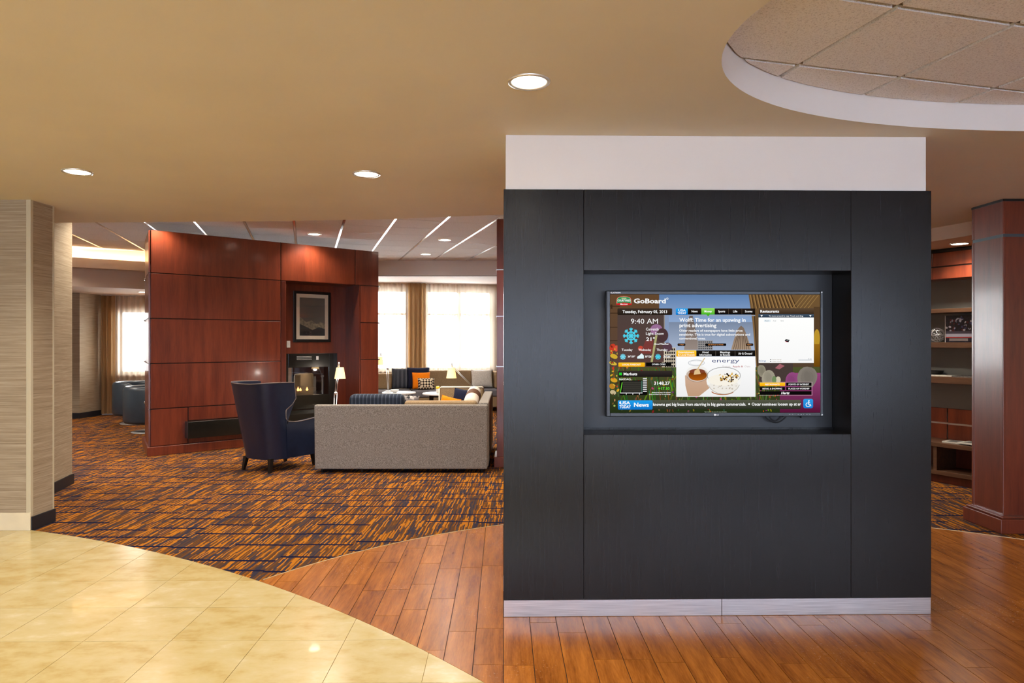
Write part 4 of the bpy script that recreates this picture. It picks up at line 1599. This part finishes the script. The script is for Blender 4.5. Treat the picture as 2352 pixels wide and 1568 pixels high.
# framed monochrome landscape (plain stand-in)
pf = thing('framed_picture', 'black framed monochrome landscape with cream mat above the fireplace', 'picture')
pf.matrix_world = FM @ T(2.247, .455, 1.56)
PWd, PH = .655, .84
mb = MB().box(0, .045, 0, .025, 0, PH).box(PWd - .045, PWd, 0, .025, 0, PH).box(.045, PWd - .045, 0, .025, 0, .045).box(.045, PWd - .045, 0, .025, PH - .045, PH)
mb.build('frame', 'frame_black', pf, .003)
MB().box(.045, PWd - .045, .010, .016, .045, PH - .045).build('mat_board', 'mat_cream', pf)
MB().box(.105, PWd - .105, .0085, .0095, .105, PH - .105).build('print', 'picture_sky', pf)


def flat(name, pts, y, mat, parent):
    return MB().add([(x, y, z) for x, z in pts], [tuple(range(len(pts)))]).build(name, mat, parent, fix=False)


flat('print_hill', [(.105, .105), (.55, .105), (.55, .30), (.47, .34), (.40, .30), (.31, .36), (.22, .33), (.105, .42)], .0083, 'picture_mid', pf)
flat('print_hill', [(.105, .105), (.55, .105), (.55, .22), (.44, .25), (.33, .20), (.20, .26), (.105, .30)], .0081, 'picture_hill', pf)
MB().box(.045, PWd - .045, .005, .0065, .045, PH - .045).build('glazing', 'clear_glass', pf)
sw = thing('switch_plate', 'small cream switch plate on the wood panel left of the fireplace picture', 'switch')
sw.matrix_world = FM @ T(2.135, .468, 1.47)
MB().box(0, .06, 0, .012, 0, .11).build('plate', 'white_plastic', sw, .003)
MB().box(.024, .036, -.008, 0, .04, .07).build('toggle', 'white_plastic', sw)
# ================================================================== WINDOW CURTAINS
def wp(w, off=0.0):
    return (W0[0] + w * math.cos(WA) + off * math.sin(WA), W0[1] + w * math.sin(WA) - off * math.cos(WA))


def curtain(name, mat, w0, w1, off, z0, z1, amp, wl, label, cat, group):
    o = wavy(name, mat, wp(w0, off), wp(w1, off), z0, z1, amp, wl)
    return tag(o, label, cat, group)


curtain('sheer_curtain', 'sheer_curtain', .30, 2.4, .10, .04, 2.543, .022, .11, 'white sheer curtain over the left window behind the barrel chairs', 'curtain', 'sheer curtains')
curtain('sheer_curtain', 'sheer_curtain', 4.5, 6.62, .10, .04, 2.916, .022, .11, 'white sheer curtain beside the fireplace wall, left of the gold drape', 'curtain', 'sheer curtains')
curtain('sheer_curtain', 'sheer_curtain', 6.74, 7.70, .10, .04, 2.916, .022, .11, 'white sheer curtain just right of the gold drape', 'curtain', 'sheer curtains')
curtain('sheer_curtain', 'sheer_curtain', 7.70, 8.75, .10, .04, 2.916, .022, .11, 'white sheer curtain nearest the black display wall', 'curtain', 'sheer curtains')
curtain('gold_drape', 'gold_drape', .02, .30, .14, .04, 2.543, .035, .09, 'gold brown drape hanging left of the left window', 'drape', 'gold drapes')
curtain('gold_drape', 'gold_drape', 6.47, 6.88, .16, .04, 2.916, .035, .10, 'gold brown drape hanging between the two lounge windows', 'drape', 'gold drapes')
for a, b, z, lb_ in ((.02, 2.4, 2.545, 'slim curtain track above the left window'), (4.5, 8.75, 2.918, 'slim curtain track above the lounge windows')):
    o = MB().box(a, b, -.14, -.06, z, z + .012).build('curtain_rail', 'white_plastic')
    o.matrix_world = WM
    tag(o, lb_, 'curtain rail')


# ================================================================== WING CHAIR
def wing_chair():
    t = thing('wing_chair', 'dark navy leather wing armchair standing beside the grey sofa', 'chair', (-2.92, 8.59, 0), R(-30))
    half = [(0, -.345, 1.065), (.08, -.344, 1.065), (.15, -.338, 1.07), (.205, -.315, 1.075), (.24, -.27, 1.08), (.262, -.21, 1.08), (.275, -.15, 1.078), (.283, -.09, 1.07),
            (.283, -.10, .74), (.284, -.105, .64), (.2845, -.08, .60), (.289, 0, .585), (.293, .10, .585), (.297, .20, .595), (.30, .30, .605), (.30, .37, .61)]
    path = [(-x, y, h) for x, y, h in half[:0:-1]] + half
    M = 14
    z0 = .15

    def pos(x, y, h, j, th):
        z = z0 + (h - z0) * j / M
        q = (z - z0) / .93
        wb = max(0.0, min(1.0, (-.02 - y) / .16))
        X = x * (1 + .26 * q * wb + .04 * q)
        Y = y - .17 * q * wb
        if h > 1.0 and -.16 < y < -.05:            # wing front edge: bulges high, tucks in low
            k = (y + .16) / .08
            zz = (z - .6) / .47
            if zz > 0:
                e_ = max(0.0, min(1.0, (zz - .24) / .34))
                Y += k * (.165 * e_ * e_ * (3 - 2 * e_) - .06 * max(0, zz - .6) - .02 * math.sin(math.pi * min(1, zz / .45)))
        # inward offset
        d = math.hypot(x, y + .02) or 1
        nx, ny = (x / .30), max(0, (-y - .15) / .2)
        l = math.hypot(nx, ny) or 1
        return (X - nx / l * th, Y + ny / l * th, z)

    N = len(path)
    vs, fs = [], []
    for th in (0, .055):
        for p in path:
            for j in range(M + 1):
                vs.append(pos(p[0], p[1], p[2], j, th))
    o = N * (M + 1)
    for i in range(N - 1):
        for j in range(M):
            a = i * (M + 1) + j
            fs.append((a, a + M + 1, a + M + 2, a + 1))
            fs.append((o + a, o + a + 1, o + a + M + 2, o + a + M + 1))
        a = i * (M + 1)
        fs.append((a, o + a, o + a + M + 1, a + M + 1))
        a += M
        fs.append((a, a + M + 1, o + a + M + 1, o + a))
    for i in (0, N - 1):
        for j in range(M):
            a = i * (M + 1) + j
            fs.append((a, a + 1, o + a + 1, o + a))
    sh = MB().add(vs, fs).build('shell', 'navy_leather', t, smooth=True)
    sh.modifiers.new('es', 'EDGE_SPLIT').split_angle = R(50)
    # pale tube standing in for the highlight along the top edge
    pts = []
    for i, p in enumerate(path):
        col_ = [Vector(pos(p[0], p[1], p[2], j, 0)) for j in range(M, -1, -1)]
        if p[2] > 1.0 and i + 1 < N and path[i + 1][2] < .8:
            pts += [q_ for q_ in col_ if q_.z > .76]
        elif p[2] > 1.0 and path[i - 1][2] < .8:
            pts += [q_ for q_ in col_ if q_.z > .76][::-1]
        else:
            pts.append(col_[0])
    MB().tube(pts, .006, 5).build('piping_or_highlight', 'navy_edge_highlight', t, smooth=True)
    MB().box(-.25, .25, -.27, .36, .15, .36).build('seat_base', 'navy_leather', t, .02)
    MB().box(-.245, .245, -.25, .375, .36, .475).build('seat_cushion', 'navy_leather', t, .035, 3)
    for x, y, dx, dy in ((-.215, -.30, -.02, -.03), (.215, -.30, .02, -.03), (-.25, .33, -.012, .02), (.25, .33, .012, .02)):
        q = .026
        MB().add([(x - q, y - q, .17), (x + q, y - q, .17), (x + q, y + q, .17), (x - q, y + q, .17),
                  (x + dx - .016, y + dy - .016, 0), (x + dx + .016, y + dy - .016, 0), (x + dx + .016, y + dy + .016, 0), (x + dx - .016, y + dy + .016, 0)],
                 [(0, 1, 2, 3), (7, 6, 5, 4), (0, 4, 5, 1), (1, 5, 6, 2), (2, 6, 7, 3), (3, 7, 4, 0)]).build('leg', 'black_wood', t)


wing_chair()


# ================================================================== BARREL CHAIRS
def barrel_chair(loc, rz, label):
    t = thing('barrel_chair', label, 'chair', loc, rz, 'swivel barrel chairs by the left window')
    ro, ri, z0, n = .42, .32, .17, 40
    a0, a1 = R(125), R(415)            # opening towards +Y
    vs, fs = [], []
    prof = [(ro * .93, z0), (ro, z0 + .05), (ro, .74), (ro - .02, .785), (ro - .05, .80), (ri + .02, .785), (ri, .75), (ri, z0)]
    for i in range(n + 1):
        a = a0 + (a1 - a0) * i / n
        e = min(i, n - i) / 4
        drop = .10 * max(0, 1 - e) ** 2
        for r, z in prof:
            vs.append((r * math.cos(a), r * math.sin(a), z - (drop if z > .6 else 0)))
    m = len(prof)
    for i in range(n):
        for j in range(m):
            q, w = i * m + j, i * m + (j + 1) % m
            fs.append((q, q + m, w + m, w))
    fs.append(tuple(range(m)))
    fs.append(tuple(n * m + j for j in range(m - 1, -1, -1)))
    MB().add(vs, fs).build('shell', 'slate_leather', t, smooth=True)
    MB().lathe([(.30, .18), (.315, .2), (.315, .42), (.29, .45), (.1, .455)], 28).build('seat_cushion', 'slate_leather', t, smooth=True)
    MB().lathe([(.03, .02), (.03, .19)], 14).build('pedestal', 'chrome', t, smooth=True)
    MB().lathe([(.30, 0), (.30, .008), (.27, .018), (.05, .028)], 36).build('base_disc', 'disc_metal', t, smooth=True)


barrel_chair((-6.30, 11.98, 0), R(-35), 'slate blue swivel barrel chair in front, half hidden by the fireplace wall')
barrel_chair((-7.22, 13.25, 0), R(-120), 'slate blue swivel barrel chair in front of the left window, farther back')

# ================================================================== L-SHAPED SOFA (back to the camera)
sf = thing('sectional_sofa', 'grey tweed sectional sofa with its back to the lobby', 'sofa', (-1.33, 8.2, 0))
ox, oy = -1.33, 8.2


def sbox(name, x0, x1, y0, y1, z0, z1, mat, bev, parent=sf, seg=3):
    return MB().box(x0 - ox, x1 - ox, y0 - oy, y1 - oy, z0, z1).build(name, mat, parent, bev, seg)


MB().add([(-2.355 - ox, 0, .045), (-.295 - ox, 0, .045), (-.295 - ox, .13, .045), (-2.355 - ox, .13, .045),
          (-2.37 - ox, .03, .81), (-.29 - ox, .03, .81), (-.29 - ox, .13, .81), (-2.37 - ox, .13, .81)],
         [(3, 2, 1, 0), (4, 5, 6, 7), (0, 1, 5, 4), (1, 2, 6, 5), (2, 3, 7, 6), (3, 0, 4, 7)]).build('backrest', 'sofa_fabric', sf, .018, 3)
sbox('backrest', -.41, -.285, 8.34, 10.25, .05, .83, 'sofa_fabric', .018)
ep = sbox('end_panel', -1.07, -.415, 10.12, 10.25, .05, .905, 'beige_fabric', .03)
pp = [(-1.07, .06), (-1.07, .875), (-1.045, .90), (-.44, .90), (-.42, .88)]
MB().tube([(x - ox, 10.12 - oy, z) for x, z in pp], .011, 6).build('piping_or_highlight', 'piping_white', ep, smooth=True)
sbox('seat_base', -2.34, -.42, 8.34, 9.10, .05, .29, 'sofa_fabric', .015)
sbox('seat_base', -1.07, -.42, 9.11, 10.11, .05, .29, 'sofa_fabric', .015)
sbox('seat_cushion', -2.34, -1.34, 8.36, 9.12, .29, .455, 'seat_fabric', .04)
sbox('seat_cushion', -1.33, -.43, 8.36, 9.12, .29, .455, 'seat_fabric', .04)
sbox('seat_cushion', -1.07, -.43, 9.13, 10.10, .29, .455, 'seat_fabric', .04)
bc = sbox('back_cushion', -1.31, -.43, 8.34, 8.50, .455, .845, 'beige_fabric', .035)
bc['label'] = 'beige back cushion'
sbox('back_cushion', -.56, -.415, 8.52, 10.1, .455, .665, 'beige_fabric', .04)
bs = sbox('back_cushion', -1.985, -1.32, 8.345, 8.53, .455, .925, 'navy_stripe', .06, seg=5)
bs['label'] = 'navy striped back cushion'
for x, y in ((-2.28, 8.27), (-1.92, 8.6), (-1.8, 8.27), (-.36, 8.27), (-2.28, 9.02), (-.36, 10.18), (-1.0, 10.18), (-1.0, 9.3)):
    MB().lathe([(.016, 0), (.022, .055)], 10, T(x - ox, y - oy, 0)).build('leg', 'black_wood', sf)


def cushion(name, w, h, t_, mat, loc, rz, rx, ry, label, group=None):
    me = pillow(w, h, t_)
    o = link(me, name, mat, None, smooth=True)
    o.matrix_world = T(*loc) @ Matrix.Rotation(rz, 4, 'Z') @ Matrix.Rotation(rx, 4, 'X') @ Matrix.Rotation(ry, 4, 'Y')
    return tag(o, label, 'cushion', group)


cushion('throw_pillow', .30, .32, .13, 'orange_fabric', (-.89, 9.66, .635), R(-15), R(-14), R(12), 'orange throw pillow on the grey sofa beside a navy pillow')
cushion('throw_pillow', .34, .40, .16, 'navy_fabric', (-.70, 9.90, .685), R(-10), R(-14), R(8), 'navy throw pillow against the beige end panel of the grey sofa')
cushion('throw_pillow', .40, .42, .14, 'mottled_fabric', (-1.42, 8.92, .675), R(10), R(-16), R(6), 'black and grey mottled throw pillow behind the navy striped cushion')
bo = MB()
prof = [(.02, -.47), (.07, -.465), (.092, -.43), (.098, -.30), (.10, 0), (.098, .30), (.092, .43), (.07, .465), (.02, .47)]
bo.lathe(prof, 24)
o = bo.build('bolster_cushion', 'banded_fabric', smooth=True)
# lie along Y
o.data.transform(Matrix.Rotation(R(-90), 4, 'X'))
o.data.transform(Matrix.Translation((0, .47, 0)))
o.matrix_world = T(-.52, 8.62, .775) @ Matrix.Rotation(R(5.5), 4, 'X')
tag(o, 'brown and cream banded bolster along the right side of the grey sofa', 'cushion')


# ================================================================== LAMPS
def task_lamp(label, base, knee, head, shade_dx, base_r, double=True, table=False, shade_r=.085):
    """jointed reading lamp: base, twin rod, knee, twin arm, hinge, cone shade"""
    bx, by, bz = base
    t = thing('reading_lamp', label, 'lamp', base, 0, 'jointed reading lamps in the lounge')
    L = lambda p: (p[0] - bx, p[1] - by, p[2] - bz)
    MB().lathe([(base_r, 0), (base_r, .012), (base_r * .9, .02), (.03, .026)], 28).build('base', 'aluminium', t, smooth=True)
    k, h = L(knee), L(head)
    for s in (-.018, .018):
        MB().tube([(s * .5, 0, .02), (k[0] + s, k[1], k[2])], .007, 7).build('lower_rod', 'aluminium', t, smooth=True)
        MB().tube([(k[0] + s * .6, k[1], k[2]), (h[0] + s * .6, h[1], h[2])], .0055, 7).build('upper_arm', 'aluminium', t, smooth=True)
    MB().lathe([(.018, -.03), (.024, 0), (.018, .03)], 12, T(*k) @ Matrix.Rotation(R(90), 4, 'X')).build('knee_joint', 'aluminium', t, smooth=True)
    MB().tube([(h[0], h[1], h[2] - .02), (h[0] + shade_dx * .3, h[1], h[2] + .045)], .013, 8).build('head_hinge', 'aluminium', t, smooth=True)
    sx = h[0] + shade_dx
    z = h[2] - .03
    vs = [(shade_r * .66, z), (shade_r, z - .155)]
    sh = MB().lathe(vs, 28, T(sx, h[1], 0), cap=False).build('shade', 'lamp_shade', t, smooth=True)
    MB().lathe([(shade_r * .66, z - .001), (.01, z)], 24, T(sx, h[1], 0), cap=False).build('shade_top', 'lamp_shade', sh)
    bl = MB().lathe([(.008, z - .02), (.028, z - .07), (.03, z - .09), (.012, z - .12)], 14, T(sx, h[1], 0)).build('bulb', 'bulb_glow', sh, smooth=True)
    l = bpy.data.lights.new('reading_light', 'POINT')
    l.energy = 7
    l.color = WARM
    l.shadow_soft_size = .03
    o = bpy.data.objects.new('reading_light', l)
    o.location = (sx, h[1], z - .16)
    o.parent = t
    COL.objects.link(o)
    return t


task_lamp('silver jointed floor lamp with lit shade in front of the fireplace', (-2.50, 9.62, 0), (-2.465, 9.62, .845), (-2.425, 9.62, 1.235), .02, .13, shade_r=.076)
task_lamp('silver jointed floor lamp with lit shade leaning over the sofa end panel', (-.565, 10.50, 0), (-.565, 10.50, .845), (-.915, 10.50, 1.195), -.01, .13, shade_r=.078)

# ================================================================== SMALL TABLES
def round_table(loc, r, h, label, seed):
    t = thing('side_table', label, 'table', loc, 0, 'round white topped side tables')
    MB().lathe([(r, h - .028), (r + .004, h - .014), (r, h)], 40).build('table_top', 'white_top', t, smooth=False)
    for q in range(4):
        a = R(45 + 90 * q)
        MB().box(-.014, .014, -.014, .014, 0, h - .029, T(r * .72 * math.cos(a), r * .72 * math.sin(a), 0, a)).build('leg', 'black_metal', t)
    s = r * .72 * .7071
    mb = MB()
    for q in range(4):
        a, b = R(45 + 90 * q), R(135 + 90 * q)
        mb.tube([(r * .72 * math.cos(a), r * .72 * math.sin(a), h - .05), (r * .72 * math.cos(b), r * .72 * math.sin(b), h - .05)], .012, 6)
    mb.build('frame', 'black_metal', t)
    return t


round_table((-2.12, 12.9, 0), .31, .62, 'round white topped table carrying the far reading lamp', 1)
round_table((-1.32, 12.7, 0), .33, .62, 'round white topped table with a yellow cup behind the sofa', 2)
task_lamp('silver jointed table lamp with pale shade on the far round table', (-2.32, 12.9, .62), (-2.335, 12.9, 1.06), (-2.46, 12.9, 1.315), -.01, .07, shade_r=.06)
cu = thing('drink_cup', 'clear cup with a yellow lid on the round table behind the sofa', 'cup', (-1.36, 12.62, .62))
MB().lathe([(.028, 0), (.036, .085)], 18).build('cup_body', 'cream_fabric', cu, smooth=True)
MB().lathe([(.039, .085), (.039, .105), (.03, .125), (.02, .128)], 18).build('lid', 'yellow_plastic', cu, smooth=True)
bw = thing('glass_bowl', 'small white bowl on the far round table below the lamp', 'bowl', (-2.17, 12.74, .62))
MB().lathe([(.03, 0), (.06, .02), (.075, .06), (.07, .06), (.055, .024), (.02, .01)], 22).build('bowl', 'white_top', bw, smooth=True)

# ================================================================== WINDOW BANQUETTE
bq = thing('window_banquette', 'long beige banquette seat with grey cushions below the lounge windows', 'banquette')
bq.matrix_world = WM


def qbox(name, a, b, y0, y1, z0, z1, mat, bev=.02, seg=3):
    return MB().box(a, b, y0, y1, z0, z1).build(name, mat, bq, bev, seg)


qbox('base', 4.7, 9.3, -1.0, -.30, .10, .335, 'beige_fabric')
qbox('seat_cushion', 4.7, 6.5, -1.02, -.30, .336, .50, 'seat_fabric', .04)
qbox('seat_cushion', 6.51, 8.0, -1.02, -.30, .336, .50, 'seat_fabric', .04)
qbox('seat_cushion', 8.01, 9.3, -1.02, -.30, .336, .50, 'seat_fabric', .04)
qbox('backrest', 4.7, 6.14, -.47, -.30, .50, .85, 'beige_fabric', .03)
qbox('backrest', 6.60, 7.90, -.47, -.30, .50, .905, 'beige_fabric', .03)
qbox('backrest', 7.91, 8.40, -.47, -.30, .50, .905, 'beige_fabric', .03)
qbox('armrest', 8.40, 8.50, -.80, -.30, .50, .885, 'beige_fabric', .03)
for w_ in (4.8, 6.2, 7.6, 8.62, 9.2):
    for y in (-.95, -.35):
        MB().lathe([(.018, 0), (.024, .1)], 10, T(w_, y, 0)).build('leg', 'black_metal', bq)


def qcush(name, w, h, t_, mat, a, y, z, rx, label):
    p = WM @ Vector((a, y, z))
    return cushion(name, w, h, t_, mat, p, WA, rx, 0, label)


qcush('throw_pillow', .44, .46, .14, 'navy_pinstripe', 6.30, -.545, .74, R(-10), 'grey pinstriped throw pillow at the left of the banquette pillows')
qcush('throw_pillow', .50, .48, .15, 'navy_fabric', 6.67, -.655, .755, R(-14), 'large navy throw pillow behind the orange one on the banquette')
qcush('throw_pillow', .40, .38, .13, 'orange_fabric', 6.72, -.80, .70, R(-16), 'bright orange throw pillow on the window banquette')
qcush('throw_pillow', .37, .26, .12, 'lattice_fabric', 6.82, -.925, .64, R(-18), 'cream and brown lattice patterned lumbar pillow in front of the orange one')
qcush('throw_pillow', .50, .42, .16, 'cream_fabric', 8.12, -.60, .72, R(-12), 'pale cream throw pillow at the right end of the window banquette')

# ================================================================== SHELVING ON THE RIGHT
SM = T(SF.x, SF.y, 0, math.atan2(SD.y, SD.x))
su = thing('shelf_unit', 'dark wood shelving with an open lower bench behind the wood column', 'shelving')
su.matrix_world = SM
SL = 2.3


def ubox(name, a, b, y0, y1, z0, z1, mat, bev=.002):
    return MB().box(a, b, y0, y1, z0, z1).build(name, mat, su, bev, 1)


ubox('kick_board', 0, SL, .03, .40, 0, .09, 'mahogany_dark')
ubox('bench_bottom', 0, SL, .0, .40, .09, .135, 'walnut_shelf')
ubox('bench_top', 0, SL, -.01, .41, .40, .445, 'walnut_shelf')
for x in (0, .865, 1.6, SL - .04):
    ubox('divider', x, x + .04, .005, .40, .135, .40, 'walnut_shelf')
ubox('bench_back', 0, SL, .38, .40, .135, .40, 'mahogany')
for a, b in ((0, .80), (.815, 1.55), (1.565, SL)):
    ubox('back_panel', a, b, .38, .40, .445, .615, 'mahogany')
    ubox('back_panel', a, b, .38, .40, .635, .80, 'mahogany')
ubox('reveal', 0, SL, .386, .392, .615, .635, 'brushed_metal', 0)
ubox('grey_back', 0, SL, .385, .405, .80, 2.27, 'grey_panel')
ubox('shelf_board', 0, SL, .10, .385, 1.10, 1.175, 'walnut_shelf')
ubox('shelf_board', 0, SL, .10, .385, 1.50, 1.56, 'walnut_shelf')
ubox('shelf_board', 0, SL, .10, .385, 1.89, 1.935, 'walnut_shelf')
for a, b in ((0, .80), (.805, SL)):
    ubox('valance', a, b, .10, .40, 2.27, 2.40, 'mahogany')
    ubox('valance', a, b, .10, .40, 2.415, 2.565, 'mahogany')
ubox('top_rail', 0, SL, .09, .40, 2.565, 2.595, 'black_metal')
ubox('reveal', 0, SL, .11, .39, 2.40, 2.415, 'reveal_dark', 0)
for x in (-.03, SL):
    ubox('end_panel', x, x + .03, .0, .41, 0, 2.598, 'mahogany_dark')


def uthing(name, label, cat, loc, rz=0.0, group=None):
    t = thing(name, label, cat, (0, 0, 0), 0, group)
    t.matrix_world = SM @ T(loc[0], loc[1], loc[2], rz)
    return t


bk = uthing('display_book', 'thick picture book standing face out on the middle shelf', 'book', (.89, .20, 1.56), R(0))
MB().box(0, .30, 0, .012, 0, .30).build('front_cover', 'book_cover', bk)
MB().box(.004, .29, .012, .05, .006, .294).build('pages', 'book_white', bk)
MB().box(0, .30, .05, .06, 0, .30).build('back_cover', 'book_cover', bk)
MB().box(-.006, 0, 0, .06, 0, .30).build('spine', 'book_white', bk)
Cc = Canvas(.001, 0, 300)
Ct = Canvas(.001, 0, 300)
rb = random.Random(5)
for q in range(60):
    u, v = rb.uniform(12, 285), rb.uniform(14, 170)
    Cc.ellipse(u, v, rb.uniform(5, 16), rb.uniform(5, 16), rb.choice([S(40, 36, 60), S(150, 150, 170), S(90, 30, 36), S(200, 200, 210), S(20, 18, 28), S(70, 76, 120)]), rb.uniform(0, 3), 8)
Ct.rect(5, 175, 295, 205, S(80, 74, 90))
Ct.rect(5, 205, 295, 240, S(170, 170, 186))
Ct.rect(5, 240, 295, 250, S(166, 40, 36))
Ct.rect(40, 256, 240, 286, S(120, 112, 110))
for c_, n_ in ((Cc, 'cover_photo'), (Ct, 'cover_title')):
    o = c_.build(n_, 'printed', bk)
    o['kind'] = 'stuff'
    o.location = (0, -.0004, 0)
for q in range(4):
    MB().box(-.0065, -.006, .008, .052, .03 + q * .065, .07 + q * .065).build('spine_band', 'book_red', bk)
wb_ = uthing('wire_ball', 'decorative ball of looping dark wire on the middle shelf beside the book', 'ornament', (.785, .22, 1.56))
rw = random.Random(2)
mb = MB()
for q in range(9):
    M3 = Matrix.Rotation(rw.uniform(0, 3.14), 4, 'X') @ Matrix.Rotation(rw.uniform(0, 3.14), 4, 'Y')
    pts = []
    for k_ in range(25):
        a = 2 * math.pi * k_ / 24
        v = M3 @ Vector((.078 * math.cos(a), .078 * math.sin(a), .018 * math.sin(3 * a)))
        pts.append((v.x, v.y, v.z + .082))
    mb.tube(pts, .0035, 5)
mb.build('wire', 'aluminium', wb_, smooth=True)
for q, (a, b, z, mt, lb_) in enumerate(((.68, .985, 1.175, 'paper', 'pale magazine lying on the lower shelf'), (.995, 1.30, 1.175, 'paper_dark', 'grey magazine lying on the lower shelf nearer the wood column'))):
    o = uthing('magazine', lb_, 'magazine', (a, .14, z))
    MB().box(0, b - a, 0, .2, 0, .014).build('cover', mt, o)
    MB().box(.003, b - a - .001, .004, .199, .003, .011).build('pages', 'book_white', o)
o = uthing('tray', 'flat black dish on the lower shelf above the pale magazine', 'dish', (.72, .26, 1.189))
MB().lathe([(.08, 0), (.10, .03), (.105, .045), (.09, .04), (.07, .01)], 24).build('dish', 'black_metal', o, smooth=True)
for q, (x, y, rz, z, lb_) in enumerate(((.93, .06, 8, .445, 'folded newspaper on the bench top, far one'), (1.10, .05, -6, .459, 'folded newspaper fanned on top of the bench pile'), (1.24, .08, 12, .473, 'folded newspaper on the bench nearest the wood column'))):
    o = uthing('newspaper', lb_, 'newspaper', (x, y, z), R(rz), 'newspapers on the bench')
    mb = MB()
    for k_ in range(3):
        mb.box(-.002 * k_, .26 - .006 * k_, .003 * k_, .2, .0045 * k_, .0045 * k_ + .004)
    mb.build('sheets', 'paper', o)
    MB().box(.03, .22, .03, .17, .0132, .0138).build('print', 'paper_dark', o)
